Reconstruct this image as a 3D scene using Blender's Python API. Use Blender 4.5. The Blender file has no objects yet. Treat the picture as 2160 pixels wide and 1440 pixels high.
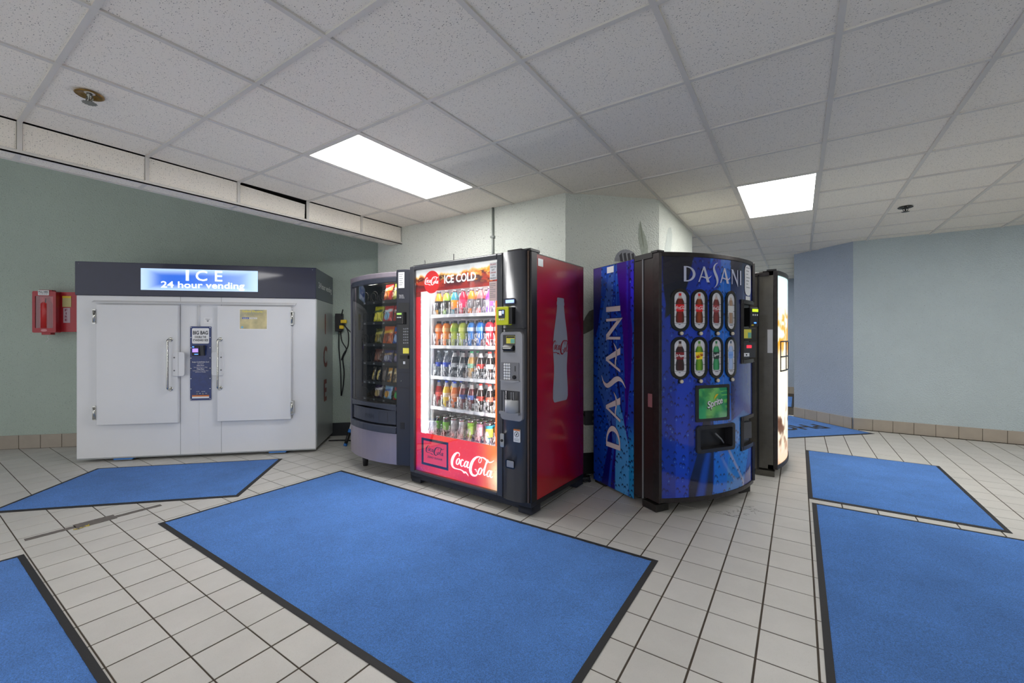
import bpy, bmesh, math, random
import numpy as np
from mathutils import Vector, Matrix, noise as mnoise

random.seed(7)
scene = bpy.context.scene
COL = scene.collection

# ------------------------------------------------------------------ camera, world, exposure
F_PX, HORIZON, CAM_H = 900.0, 712.0, 1.23
YAW = math.atan(604.7 / 900.0)
cam_data = bpy.data.cameras.new('camera')
cam_data.sensor_width = 36.0
cam_data.lens = F_PX / 2160.0 * 36.0
cam_data.shift_y = -(720.0 - HORIZON) / 2160.0
cam_data.clip_start = 0.05
cam = bpy.data.objects.new('camera', cam_data)
cam.location = (0, 0, CAM_H)
cam.rotation_euler = (math.pi / 2, 0, YAW)
COL.objects.link(cam)
scene.camera = cam

world = bpy.data.worlds.new('world')
scene.world = world
world.use_nodes = True
world.node_tree.nodes['Background'].inputs[0].default_value = (0.95, 0.97, 1.0, 1)
world.node_tree.nodes['Background'].inputs[1].default_value = 0.8

scene.view_settings.view_transform = 'Standard'
scene.view_settings.look = 'None'
scene.view_settings.gamma = 1.0
scene.view_settings.exposure = 0.27
scene.view_settings.use_curve_mapping = False

scene.cycles.max_bounces = 7
scene.cycles.diffuse_bounces = 4
scene.cycles.glossy_bounces = 3
scene.cycles.transmission_bounces = 3
scene.cycles.transparent_max_bounces = 12
scene.cycles.adaptive_threshold = 0.04
scene.cycles.sample_clamp_indirect = 6.0

TROFFER = 15.0        # radiance of the fluorescent lenses

# ------------------------------------------------------------------ helpers
def lin1(c):
    c = c / 255.0
    return c / 12.92 if c <= 0.04045 else ((c + 0.055) / 1.055) ** 2.4

def S(r, g, b):
    return (lin1(r), lin1(g), lin1(b), 1.0)

def SA(r, g, b):
    return np.array(S(r, g, b)[:3])

MATS = {}

def pmat(name, col, rough=0.5, metal=0.0, spec=0.5, coat=0.0, bump=None, var=None, speck=None, emit=0.0,
         attr=False, pos=False, rnd=0.0, trans=0.0, sheen=0.0, coat_rough=0.05):
    """procedural principled material; bump=(scale,strength), var=(scale,amount), speck=(scale,threshold,rgb)"""
    if name in MATS:
        return MATS[name]
    m = bpy.data.materials.new(name)
    m.use_nodes = True
    nt = m.node_tree
    N = nt.nodes
    L = nt.links.new
    b = N['Principled BSDF']
    b.inputs['Roughness'].default_value = rough
    b.inputs['Metallic'].default_value = metal
    b.inputs['Specular IOR Level'].default_value = spec
    b.inputs['Coat Weight'].default_value = coat
    b.inputs['Coat Roughness'].default_value = coat_rough
    b.inputs['Transmission Weight'].default_value = trans
    b.inputs['Sheen Weight'].default_value = sheen
    if pos:
        g = N.new('ShaderNodeNewGeometry')
        vec = g.outputs['Position']
    else:
        t = N.new('ShaderNodeTexCoord')
        vec = t.outputs['Object']
    if attr:
        a = N.new('ShaderNodeAttribute')
        a.attribute_name = 'Col'
        c = a.outputs['Color']
    else:
        r = N.new('ShaderNodeRGB')
        r.outputs[0].default_value = col
        c = r.outputs[0]
    def mix(kind, fac, A, B):
        x = N.new('ShaderNodeMix')
        x.data_type = 'RGBA'
        x.blend_type = kind
        if isinstance(fac, float):
            x.inputs[0].default_value = fac
        else:
            L(fac, x.inputs[0])
        for s, v in ((x.inputs[6], A), (x.inputs[7], B)):
            if isinstance(v, tuple):
                s.default_value = v
            else:
                L(v, s)
        return x.outputs[2]
    if var:
        n = N.new('ShaderNodeTexNoise')
        n.inputs['Scale'].default_value = var[0]
        n.inputs['Detail'].default_value = 6
        n.inputs['Roughness'].default_value = 0.65
        L(vec, n.inputs['Vector'])
        mr = N.new('ShaderNodeMapRange')
        mr.inputs[1].default_value = 0.3
        mr.inputs[2].default_value = 0.7
        mr.inputs[3].default_value = 1 - var[1]
        mr.inputs[4].default_value = 1 + var[1]
        L(n.outputs['Fac'], mr.inputs[0])
        vm = N.new('ShaderNodeVectorMath')
        vm.operation = 'SCALE'
        L(c, vm.inputs[0])
        L(mr.outputs[0], vm.inputs['Scale'])
        c = vm.outputs[0]
    if rnd:
        oi = N.new('ShaderNodeObjectInfo')
        ge = N.new('ShaderNodeNewGeometry')
        ad = N.new('ShaderNodeMath')
        ad.operation = 'ADD'
        L(oi.outputs['Random'], ad.inputs[0])
        L(ge.outputs['Random Per Island'], ad.inputs[1])
        fr = N.new('ShaderNodeMath')
        fr.operation = 'FRACT'
        L(ad.outputs[0], fr.inputs[0])
        mr = N.new('ShaderNodeMapRange')
        mr.inputs[3].default_value = 1 - rnd
        mr.inputs[4].default_value = 1 + rnd
        L(fr.outputs[0], mr.inputs[0])
        vm = N.new('ShaderNodeVectorMath')
        vm.operation = 'SCALE'
        L(c, vm.inputs[0])
        L(mr.outputs[0], vm.inputs['Scale'])
        c = vm.outputs[0]
    if speck:
        n = N.new('ShaderNodeTexNoise')
        n.inputs['Scale'].default_value = speck[0]
        n.inputs['Detail'].default_value = 2
        L(vec, n.inputs['Vector'])
        mr = N.new('ShaderNodeMapRange')
        mr.inputs[1].default_value = speck[1]
        mr.inputs[2].default_value = speck[1] + 0.04
        L(n.outputs['Fac'], mr.inputs[0])
        c = mix('MIX', mr.outputs[0], c, speck[2])
    if bump:
        n = N.new('ShaderNodeTexNoise')
        n.inputs['Scale'].default_value = bump[0]
        n.inputs['Detail'].default_value = 4
        L(vec, n.inputs['Vector'])
        bp = N.new('ShaderNodeBump')
        bp.inputs['Strength'].default_value = bump[1]
        bp.inputs['Distance'].default_value = bump[2] if len(bump) > 2 else 0.01
        L(n.outputs['Fac'], bp.inputs['Height'])
        L(bp.outputs[0], b.inputs['Normal'])
    L(c, b.inputs['Base Color'])
    if emit:
        L(c, b.inputs['Emission Color'])
        b.inputs['Emission Strength'].default_value = emit
    MATS[name] = m
    return m

def glass_mat(name, tint=(1, 1, 1, 1), rough=0.0, boost=1.0, milk=0.0):
    m = bpy.data.materials.new(name)
    m.use_nodes = True
    nt = m.node_tree
    N = nt.nodes
    L = nt.links.new
    N.remove(N['Principled BSDF'])
    tr = N.new('ShaderNodeBsdfTransparent')
    tr.inputs[0].default_value = tint
    gl = N.new('ShaderNodeBsdfGlossy')
    gl.inputs['Roughness'].default_value = rough
    fr = N.new('ShaderNodeFresnel')
    fr.inputs[0].default_value = 1.5
    mu = N.new('ShaderNodeMath')
    mu.operation = 'MULTIPLY'
    mu.use_clamp = True
    mu.inputs[1].default_value = boost
    L(fr.outputs[0], mu.inputs[0])
    mx = N.new('ShaderNodeMixShader')
    L(mu.outputs[0], mx.inputs[0])
    L(tr.outputs[0], mx.inputs[1])
    L(gl.outputs[0], mx.inputs[2])
    out = mx.outputs[0]
    if milk:
        tcn = N.new('ShaderNodeTexCoord')
        mp = N.new('ShaderNodeMapping')
        mp.inputs['Scale'].default_value = (1, 1, 0.22)
        L(tcn.outputs['Object'], mp.inputs[0])
        nn = N.new('ShaderNodeTexNoise')
        nn.inputs['Scale'].default_value = 160
        L(mp.outputs[0], nn.inputs['Vector'])
        mr = N.new('ShaderNodeMapRange')
        mr.inputs[1].default_value = 0.48
        mr.inputs[2].default_value = 0.62
        mr.inputs[4].default_value = milk
        L(nn.outputs['Fac'], mr.inputs[0])
        d = N.new('ShaderNodeBsdfDiffuse')
        d.inputs[0].default_value = (0.9, 0.92, 0.95, 1)
        m2 = N.new('ShaderNodeMixShader')
        L(mr.outputs[0], m2.inputs[0])
        L(out, m2.inputs[1])
        L(d.outputs[0], m2.inputs[2])
        out = m2.outputs[0]
    L(out, N['Material Output'].inputs[0])
    MATS[name] = m
    return m

def drop_mat(name, rough=0.12, coat=0.6, scale=75.0, emit=0.0, amt=0.55):
    """printed water-droplet artwork: colour attribute Col, alpha of attribute Col2 = droplet amount"""
    m = bpy.data.materials.new(name)
    m.use_nodes = True
    nt = m.node_tree
    N = nt.nodes
    L = nt.links.new
    b = N['Principled BSDF']
    b.inputs['Roughness'].default_value = rough
    b.inputs['Coat Weight'].default_value = coat
    b.inputs['Coat Roughness'].default_value = 0.02
    a = N.new('ShaderNodeAttribute')
    a.attribute_name = 'Col'
    a2 = N.new('ShaderNodeAttribute')
    a2.attribute_name = 'Drop'
    tc = N.new('ShaderNodeTexCoord')
    def drops(sc, off):
        mp = N.new('ShaderNodeMapping')
        mp.inputs['Scale'].default_value = (1, 1, 0.62)
        mp.inputs['Location'].default_value = (0, 0, off)
        L(tc.outputs['Object'], mp.inputs[0])
        nz = N.new('ShaderNodeTexNoise')
        nz.inputs['Scale'].default_value = 30
        L(mp.outputs[0], nz.inputs['Vector'])
        ad = N.new('ShaderNodeVectorMath')
        ad.operation = 'MULTIPLY_ADD'
        ad.inputs[1].default_value = (0.012, 0.012, 0.012)
        L(nz.outputs['Color'], ad.inputs[0])
        L(mp.outputs[0], ad.inputs[2])
        v = N.new('ShaderNodeTexVoronoi')
        v.inputs['Scale'].default_value = sc
        v.inputs['Randomness'].default_value = 1.0
        L(ad.outputs[0], v.inputs['Vector'])
        return v.outputs['Distance']
    d0 = drops(scale, 0.0)
    d1 = drops(scale, 0.0075)
    def mr(x, a_, b_, c_, d_):
        q = N.new('ShaderNodeMapRange')
        q.inputs[1].default_value, q.inputs[2].default_value = a_, b_
        q.inputs[3].default_value, q.inputs[4].default_value = c_, d_
        L(x, q.inputs[0])
        return q.outputs[0]
    def math2(op, x, y):
        q = N.new('ShaderNodeMath')
        q.operation = op
        for i, s in enumerate((x, y)):
            if isinstance(s, float):
                q.inputs[i].default_value = s
            else:
                L(s, q.inputs[i])
        return q.outputs[0]
    inside = mr(d0, 0.36, 0.42, 1.0, 0.0)
    low = mr(d1, 0.32, 0.42, 1.0, 0.0)
    dark = math2('MULTIPLY', inside, math2('SUBTRACT', 1.0, low))
    hi = mr(d1, 0.10, 0.16, 1.0, 0.0)
    dm = math2('MULTIPLY', math2('MULTIPLY', dark, a2.outputs['Fac']), amt + 0.35)
    hm = math2('MULTIPLY', math2('MULTIPLY', hi, a2.outputs['Fac']), amt * 0.55)
    def mixc(f, A, B):
        x = N.new('ShaderNodeMix')
        x.data_type = 'RGBA'
        L(f, x.inputs[0])
        L(A, x.inputs[6])
        x.inputs[7].default_value = B
        return x.outputs[2]
    c = mixc(dm, a.outputs['Color'], S(2, 6, 44))
    c = mixc(hm, c, S(120, 190, 255))
    L(c, b.inputs['Base Color'])
    if emit:
        L(c, b.inputs['Emission Color'])
        b.inputs['Emission Strength'].default_value = emit
    MATS[name] = m
    return m

class MB:
    """collects geometry that becomes one mesh object"""
    def __init__(s):
        s.v, s.f, s.m, s.sm = [], [], [], []
    def add(s, verts, faces, mi=0, smooth=False):
        o = len(s.v)
        s.v += [tuple(p) for p in verts]
        for f in faces:
            s.f.append(tuple(i + o for i in f))
            s.m.append(mi)
            s.sm.append(smooth)
        return s
    def box(s, x0, x1, y0, y1, z0, z1, mi=0):
        v = [(x0, y0, z0), (x1, y0, z0), (x1, y1, z0), (x0, y1, z0), (x0, y0, z1), (x1, y0, z1), (x1, y1, z1), (x0, y1, z1)]
        return s.add(v, [(3, 2, 1, 0), (4, 5, 6, 7), (0, 1, 5, 4), (1, 2, 6, 5), (2, 3, 7, 6), (3, 0, 4, 7)], mi)
    def prism(s, pts, a, b, mp, mi=0, smooth=False):
        """2-D outline extruded from a to b; mp(p, q, h) -> xyz"""
        n = len(pts)
        v = [mp(p, q, a) for p, q in pts] + [mp(p, q, b) for p, q in pts]
        s.add(v, [tuple(range(n - 1, -1, -1)), tuple(range(n, 2 * n))], mi)
        o = len(s.v) - 2 * n
        for i in range(n):
            j = (i + 1) % n
            s.f.append((o + i, o + j, o + n + j, o + n + i))
            s.m.append(mi)
            s.sm.append(smooth)
        return s
    def lathe(s, prof, c=(0, 0, 0), n=16, mi=0, axis='z', cap=True):
        vs = []
        for r, h in prof:
            for i in range(n):
                a = 2 * math.pi * i / n
                p = (r * math.cos(a), r * math.sin(a), h)
                if axis == 'y':
                    p = (p[0], -p[2], p[1])
                elif axis == 'x':
                    p = (p[2], p[0], p[1])
                vs.append((p[0] + c[0], p[1] + c[1], p[2] + c[2]))
        fs = []
        for k in range(len(prof) - 1):
            for i in range(n):
                j = (i + 1) % n
                fs.append((k * n + i, k * n + j, (k + 1) * n + j, (k + 1) * n + i))
        s.add(vs, fs, mi, True)
        if cap:
            o = len(s.v) - len(vs)
            s.f.append(tuple(o + i for i in range(n - 1, -1, -1)))
            s.m.append(mi)
            s.sm.append(False)
            k = (len(prof) - 1) * n
            s.f.append(tuple(o + k + i for i in range(n)))
            s.m.append(mi)
            s.sm.append(False)
        return s
    def tube(s, pts, r, n=8, mi=0):
        P = [Vector(p) for p in pts]
        vs = []
        up = Vector((0, 0, 1))
        prev = None
        for i, p in enumerate(P):
            t = (P[min(i + 1, len(P) - 1)] - P[max(i - 1, 0)]).normalized()
            a = prev if prev is not None else (up if abs(t.dot(up)) < 0.9 else Vector((1, 0, 0)))
            a = (a - t * a.dot(t)).normalized()
            prev = a
            b = t.cross(a)
            for k in range(n):
                q = 2 * math.pi * k / n
                vs.append(p + a * (r * math.cos(q)) + b * (r * math.sin(q)))
        fs = []
        for i in range(len(P) - 1):
            for k in range(n):
                j = (k + 1) % n
                fs.append((i * n + k, i * n + j, (i + 1) * n + j, (i + 1) * n + k))
        s.add(vs, fs, mi, True)
        o = len(s.v) - len(vs)
        s.add([], [])
        s.f.append(tuple(o + i for i in range(n - 1, -1, -1)))
        s.f.append(tuple(o + (len(P) - 1) * n + i for i in range(n)))
        s.m += [mi, mi]
        s.sm += [False, False]
        return s
    def grid(s, fn, nu, nv, mi=0, smooth=True, skip=None):
        vs = [fn(i / nu, j / nv) for j in range(nv + 1) for i in range(nu + 1)]
        fs = []
        for j in range(nv):
            for i in range(nu):
                if skip and skip((i + 0.5) / nu, (j + 0.5) / nv):
                    continue
                a = j * (nu + 1) + i
                fs.append((a, a + 1, a + nu + 2, a + nu + 1))
        return s.add(vs, fs, mi, smooth)
    def build(s, name, mats, parent=None, loc=None, rz=0.0, bevel=0.0, seg=2, kind=None, label=None, norm=True):
        me = bpy.data.meshes.new(name)
        me.from_pydata(s.v, [], s.f)
        if not isinstance(mats, (list, tuple)):
            mats = [mats]
        for m in mats:
            me.materials.append(m)
        me.polygons.foreach_set('material_index', s.m)
        me.polygons.foreach_set('use_smooth', s.sm)
        if norm and len(s.f) < 4000:
            bm = bmesh.new()
            bm.from_mesh(me)
            bmesh.ops.recalc_face_normals(bm, faces=bm.faces)
            bm.to_mesh(me)
            bm.free()
        me.update()
        o = bpy.data.objects.new(name, me)
        COL.objects.link(o)
        if parent is not None:
            o.parent = parent
        if loc is not None:
            o.location = loc
        o.rotation_euler[2] = rz
        if bevel:
            md = o.modifiers.new('bevel', 'BEVEL')
            md.width = bevel
            md.segments = seg
            md.limit_method = 'ANGLE'
            md.angle_limit = math.radians(50)
        if kind:
            o['kind'] = kind
        if label:
            o['label'] = label
        return o

def tag(o, label=None, cat=None, group=None, kind=None):
    if label:
        o['label'] = label
    if cat:
        o['category'] = cat
    if group:
        o['group'] = group
    if kind:
        o['kind'] = kind
    return o

def thing(name, label, cat, loc=(0, 0, 0), rz=0.0, group=None):
    o = bpy.data.objects.new(name, None)
    o.empty_display_size = 0.05
    COL.objects.link(o)
    o.location = loc
    o.rotation_euler = (0, 0, rz)
    return tag(o, label, cat, group)

def share(src, name, parent=None, loc=(0, 0, 0), rz=None):
    o = src.copy()
    o.name = name
    COL.objects.link(o)
    o.parent = parent
    o.location = loc
    if rz is not None:
        o.rotation_euler[2] = rz
    return o

def copy_tree(root, loc, rz=None):
    r = root.copy()
    COL.objects.link(r)
    r.location = loc
    if rz is not None:
        r.rotation_euler[2] = rz
    for ch in list(root.children):
        c = ch.copy()
        COL.objects.link(c)
        c.parent = r
        for g in list(ch.children):
            d = g.copy()
            COL.objects.link(d)
            d.parent = c
    return r

def rrect(x0, x1, z0, z1, r, n=4):
    pts = []
    for cx, cz, a0 in ((x1 - r, z1 - r, 0), (x0 + r, z1 - r, 90), (x0 + r, z0 + r, 180), (x1 - r, z0 + r, 270)):
        for k in range(n + 1):
            a = math.radians(a0 + 90.0 * k / n)
            pts.append((cx + r * math.cos(a), cz + r * math.sin(a)))
    return pts

def front(x, z, h):
    return (x, h, z)

# ---- flat lettering -------------------------------------------------
_tc = {}
def text_shape(s, bold=0.0, spacing=1.0, shear=0.0):
    key = (s, bold, spacing, shear)
    if key not in _tc:
        cu = bpy.data.curves.new('lettering_curve', 'FONT')
        cu.body = s
        cu.offset = bold
        cu.space_character = spacing
        cu.shear = shear
        cu.resolution_u = 3
        cu.fill_mode = 'FRONT'
        ob = bpy.data.objects.new('lettering_tmp', cu)
        COL.objects.link(ob)
        dg = bpy.context.evaluated_depsgraph_get()
        me = bpy.data.meshes.new_from_object(ob.evaluated_get(dg))
        vs = [(v.co.x, v.co.y) for v in me.vertices]
        fs = [tuple(p.vertices) for p in me.polygons]
        bpy.data.objects.remove(ob)
        bpy.data.curves.remove(cu)
        bpy.data.meshes.remove(me)
        _tc[key] = (vs, fs)
    return _tc[key]

def fit(shape, x0, x1, z0, z1):
    vs, fs = shape
    ax, bx = min(v[0] for v in vs), max(v[0] for v in vs)
    az, bz = min(v[1] for v in vs), max(v[1] for v in vs)
    sx = (x1 - x0) / (bx - ax)
    sz = (z1 - z0) / (bz - az) if bz > az else 1
    return [(x0 + (v[0] - ax) * sx, z0 + (v[1] - az) * sz) for v in vs], fs

def letter(name, shape, box, mat, parent, mp=None, off=0.002, label=None):
    vs, fs = fit(shape, *box)
    if mp is None:
        mp = lambda x, z, o: (x, -o, z)
    b = MB()
    b.add([mp(x, z, off) for x, z in vs], fs)
    return b.build(name, mat, parent, label=label, norm=False)

def ribbon(pts, n=6):
    """pts: (x, y, width) control points -> smooth variable-width stroke"""
    P = [np.array(p, float) for p in pts]
    P = [2 * P[0] - P[1]] + P + [2 * P[-1] - P[-2]]
    C = []
    for i in range(1, len(P) - 2):
        for k in range(n):
            t = k / n
            C.append(0.5 * ((2 * P[i]) + (-P[i - 1] + P[i + 1]) * t + (2 * P[i - 1] - 5 * P[i] + 4 * P[i + 1] - P[i + 2]) * t * t
                            + (-P[i - 1] + 3 * P[i] - 3 * P[i + 1] + P[i + 2]) * t ** 3))
    C.append(P[-2])
    vs, fs = [], []
    for i, c in enumerate(C):
        d = C[min(i + 1, len(C) - 1)][:2] - C[max(i - 1, 0)][:2]
        d = d / (np.linalg.norm(d) + 1e-9)
        nrm = np.array((-d[1], d[0]))
        w = max(c[2], 1e-4) / 2
        vs += [tuple(c[:2] + nrm * w), tuple(c[:2] - nrm * w)]
        if i:
            a = 2 * i
            fs.append((a - 2, a - 1, a + 1, a))
    return vs, fs

def joined(strokes):
    V, Fc = [], []
    for vs, fs in strokes:
        o = len(V)
        V += vs
        Fc += [tuple(i + o for i in f) for f in fs]
    return V, Fc

def oval(cx, cy, rx, ry, sl, wt, wb):
    pts = []
    for k in range(15):
        a = math.radians(60 + 360 * k / 14)
        y = ry * math.sin(a)
        w = wb + (wt - wb) * abs(math.cos(a))
        pts.append((cx + rx * math.cos(a) + sl * y, cy + y, w))
    return ribbon(pts, 3)

def script_logo():
    st = []
    st.append(ribbon([(196, 322, 8), (210, 362, 16), (188, 396, 22), (135, 384, 34), (75, 320, 52), (35, 235, 60), (22, 150, 56), (40, 85, 44), (90, 55, 28),
                      (160, 52, 20), (235, 52, 20), (292, 34, 26), (318, 14, 40), (352, 26, 30), (395, -2, 20), (428, -40, 6)]))
    st.append(oval(172, 212, 34, 68, 0.32, 30, 14))
    st.append(ribbon([(300, 250, 22), (292, 272, 18), (262, 262, 26), (238, 205, 32), (240, 150, 28), (268, 130, 18), (310, 165, 10), (340, 200, 8)]))
    st.append(oval(362, 196, 32, 64, 0.34, 30, 14))
    st.append(ribbon([(425, 262, 24), (402, 195, 30), (396, 145, 28), (416, 130, 18), (450, 165, 8), (478, 190, 6)]))
    st.append(ribbon([(478, 226, 24), (505, 240, 24)]))
    st.append(ribbon([(628, 100, 8), (634, 62, 20), (605, 18, 28), (555, 0, 38), (500, 20, 52), (470, 90, 62), (480, 185, 62), (520, 285, 56), (585, 365, 42), (655, 404, 26),
                      (712, 395, 16), (722, 345, 12), (695, 292, 12), (665, 296, 10), (664, 345, 12), (706, 396, 16), (772, 402, 28), (835, 370, 34), (890, 340, 26), (945, 352, 18), (1000, 396, 5)]))
    st.append(ribbon([(610, 85, 8), (598, 130, 20), (570, 128, 14)]))
    st.append(oval(690, 118, 34, 70, 0.32, 32, 14))
    st.append(ribbon([(740, 130, 8), (800, 235, 12), (858, 335, 14), (872, 372, 14), (850, 372, 20), (815, 265, 32), (785, 150, 34), (778, 80, 30), (798, 60, 18), (835, 95, 8)]))
    st.append(oval(885, 112, 32, 66, 0.34, 30, 14))
    st.append(ribbon([(952, 182, 24), (926, 112, 32), (920, 62, 28), (942, 46, 16), (975, 80, 8)]))
    return joined(st)

def poly(pts):
    return list(pts), [tuple(range(len(pts)))]

def dasani_logo():
    """serif display capitals with a tall swash S, cap height 1"""
    st = []
    x = 0.0
    n = 18
    out = [(x + 0.16 + 0.60 * math.sin(math.pi * k / n), 0.5 + 0.5 * math.cos(math.pi * k / n)) for k in range(n + 1)]
    inn = [(x + 0.16 + 0.42 * math.sin(math.pi * k / n), 0.5 + 0.42 * math.cos(math.pi * k / n)) for k in range(n + 1)]
    st.append((out + inn, [(k, k + 1, n + 2 + k, n + 1 + k) for k in range(n)]))
    st.append(poly([(x, 0), (x + 0.165, 0), (x + 0.165, 1), (x, 1)]))
    def A(x):
        st.append(poly([(x, 0), (x + 0.09, 0), (x + 0.43, 0.94), (x + 0.36, 1.0)]))
        st.append(poly([(x + 0.34, 1.02), (x + 0.47, 1.02), (x + 0.83, 0), (x + 0.60, 0)]))
        st.append(ribbon([(x + 0.13, 0.30, 0.05), (x + 0.3, 0.34, 0.07), (x + 0.6, 0.27, 0.09), (x + 0.8, 0.30, 0.07), (x + 0.98, 0.46, 0.012)]))
    A(0.95)
    s0 = 1.98
    st.append(ribbon([(s0 + 0.46, 1.34, 0.012), (s0 + 0.24, 1.20, 0.08), (s0 + 0.13, 0.95, 0.15), (s0 + 0.22, 0.66, 0.19), (s0 + 0.36, 0.38, 0.20), (s0 + 0.42, 0.10, 0.15),
                      (s0 + 0.34, -0.15, 0.08), (s0 + 0.14, -0.36, 0.012)]))
    A(2.62)
    x = 3.72
    st.append(poly([(x, 0), (x + 0.09, 0), (x + 0.09, 0.95), (x, 1)]))
    st.append(poly([(x - 0.04, 1.0), (x + 0.17, 1.0), (x + 0.72, 0.1), (x + 0.72, -0.16)]))
    st.append(poly([(x + 0.63, 0.0), (x + 0.72, 0.0), (x + 0.72, 1), (x + 0.63, 1)]))
    x = 4.68
    st.append(poly([(x, 0), (x + 0.17, 0), (x + 0.17, 1), (x, 1)]))
    return joined(st)

def disc_shape(n=28):
    return poly([(math.cos(2 * math.pi * k / n), math.sin(2 * math.pi * k / n)) for k in range(n)])

SCRIPT = script_logo()
DASANI = dasani_logo()

def art(name, mat, parent, fn, mp, nu, nv, skip=None, drop=None, label=None):
    """flat print: colour computed per vertex of a fine sheet; fn(U, V) -> rgb, mp(u, v) -> xyz"""
    b = MB()
    b.grid(mp, nu, nv, skip=skip)
    o = b.build(name, mat, parent, norm=False, label=label)
    V, U = np.meshgrid(np.linspace(0, 1, nv + 1), np.linspace(0, 1, nu + 1), indexing='ij')
    c = fn(U, V)
    rgba = np.ones((U.size, 4), np.float32)
    rgba[:, :3] = c.reshape(-1, 3)
    a = o.data.color_attributes.new('Col', 'FLOAT_COLOR', 'POINT')
    a.data.foreach_set('color', rgba.ravel())
    if drop is not None:
        d = o.data.attributes.new('Drop', 'FLOAT', 'POINT')
        d.data.foreach_set('value', drop(U, V).astype(np.float32).ravel())
    return o

def nfield(U, V, su, sv, seed=0, octs=4):
    """smooth value noise on arrays"""
    rng = np.random.RandomState(seed)
    out = np.zeros_like(U)
    amp, tot = 1.0, 0.0
    for _ in range(octs):
        G = rng.rand(int(sv) + 3, int(su) + 3)
        x, y = U * su, V * sv
        i, j = np.clip(np.floor(x).astype(int), 0, G.shape[1] - 2), np.clip(np.floor(y).astype(int), 0, G.shape[0] - 2)
        fx, fy = x - i, y - j
        fx, fy = fx * fx * (3 - 2 * fx), fy * fy * (3 - 2 * fy)
        out += amp * (G[j, i] * (1 - fx) * (1 - fy) + G[j, i + 1] * fx * (1 - fy) + G[j + 1, i] * (1 - fx) * fy + G[j + 1, i + 1] * fx * fy)
        tot += amp
        amp *= 0.5
        su, sv = su * 2, sv * 2
    return out / tot

def lerpc(a, b, t):
    t = np.clip(t, 0, 1)[..., None]
    return a * (1 - t) + b * t

def sstep(a, b, x):
    t = np.clip((x - a) / (b - a), 0, 1)
    return t * t * (3 - 2 * t)

def project(x, y, z):
    d = -math.sin(YAW) * x + math.cos(YAW) * y
    l = math.cos(YAW) * x + math.sin(YAW) * y
    if d < 0.05:
        return None
    return 1080 + F_PX * l / d, HORIZON - F_PX * (z - CAM_H) / d, d
# ------------------------------------------------------------------ room shell
CEIL = 2.525
GX0, GXP = 0.143, 0.61          # ceiling grid lines running along Y
GY0, GYP = 1.078, 0.602         # ceiling grid lines running along X
PX0, PY0, PP = -0.138, 1.882, 0.201   # floor tile grid

def tile_pits(name, col, pos=True):
    m = bpy.data.materials.new(name)
    m.use_nodes = True
    nt = m.node_tree
    N, L = nt.nodes, nt.links.new
    b = N['Principled BSDF']
    b.inputs['Roughness'].default_value = 0.9
    b.inputs['Specular IOR Level'].default_value = 0.2
    g = N.new('ShaderNodeNewGeometry')
    def pits(scale, a, lo, stretch):
        mp = N.new('ShaderNodeMapping')
        mp.inputs['Scale'].default_value = stretch
        mp.inputs['Rotation'].default_value = (0, 0, 0.6)
        L(g.outputs['Position'], mp.inputs[0])
        v = N.new('ShaderNodeTexVoronoi')
        v.inputs['Scale'].default_value = scale
        L(mp.outputs[0], v.inputs['Vector'])
        # only some cells carry a pit
        th = N.new('ShaderNodeMapRange')
        th.inputs[1].default_value, th.inputs[2].default_value = 0.25, 1.0
        th.inputs[3].default_value, th.inputs[4].default_value = 0.0, a
        sp = N.new('ShaderNodeSeparateColor')
        L(v.outputs['Color'], sp.inputs[0])
        L(sp.outputs[0], th.inputs[0])
        q = N.new('ShaderNodeMath')
        q.operation = 'LESS_THAN'
        L(v.outputs['Distance'], q.inputs[0])
        L(th.outputs[0], q.inputs[1])
        return q.outputs[0]
    p1 = pits(85, 0.27, 0, (1, 1.8, 1.4))
    p2 = pits(170, 0.33, 0, (1, 1, 1))
    ad = N.new('ShaderNodeMath')
    ad.operation = 'MULTIPLY_ADD'
    ad.use_clamp = True
    L(p2, ad.inputs[0])
    ad.inputs[1].default_value = 0.5
    L(p1, ad.inputs[2])
    mx = N.new('ShaderNodeMix')
    mx.data_type = 'RGBA'
    L(ad.outputs[0], mx.inputs[0])
    mx.inputs[6].default_value = col
    mx.inputs[7].default_value = tuple(c * 0.22 for c in col[:3]) + (1,)
    L(mx.outputs[2], b.inputs['Base Color'])
    MATS[name] = m
    return m

M_TILE = tile_pits('ceiling_board', S(245, 239, 227))
M_GRID = pmat('grid_enamel', S(217, 213, 205), 0.55, var=(3, 0.05))
M_LENS = bpy.data.materials.new('lamp_lens')
M_LENS.use_nodes = True
_b = M_LENS.node_tree.nodes['Principled BSDF']
_b.inputs['Base Color'].default_value = (0.9, 0.9, 0.9, 1)
_b.inputs['Emission Color'].default_value = (1.0, 0.985, 0.965, 1)
_b.inputs['Emission Strength'].default_value = TROFFER
M_PLENUM = pmat('plenum_dark', S(60, 56, 52), 0.9)
M_FLOORTILE = pmat('floor_tile_ceramic', S(198, 196, 191), 0.42, spec=0.4, pos=True, var=(5, 0.05), rnd=0.03, speck=(520, 0.66, S(160, 152, 142)), bump=(300, 0.05, 0.002))
M_GROUT = pmat('grout', S(70, 61, 51), 0.9, pos=True, var=(9, 0.25))
def wallmat(name, col, v=0.05):
    return pmat(name, col, 0.75, spec=0.3, pos=True, var=(1.3, v), speck=(110, 0.665, tuple(c * 0.5 for c in col[:3]) + (1,)), bump=(75, 0.9, 0.012))
M_WALL = wallmat('seafoam_stucco', S(220, 225, 216))
M_WALLG = wallmat('mint_stucco', S(184, 198, 187))
M_WALLB = wallmat('blue_grey_stucco', S(192, 205, 209))
M_WALLS = wallmat('slate_blue_stucco', S(168, 180, 197))
M_BASETILE = pmat('base_tile', S(168, 158, 145), 0.5, pos=True, var=(7, 0.06), rnd=0.05)
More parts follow.
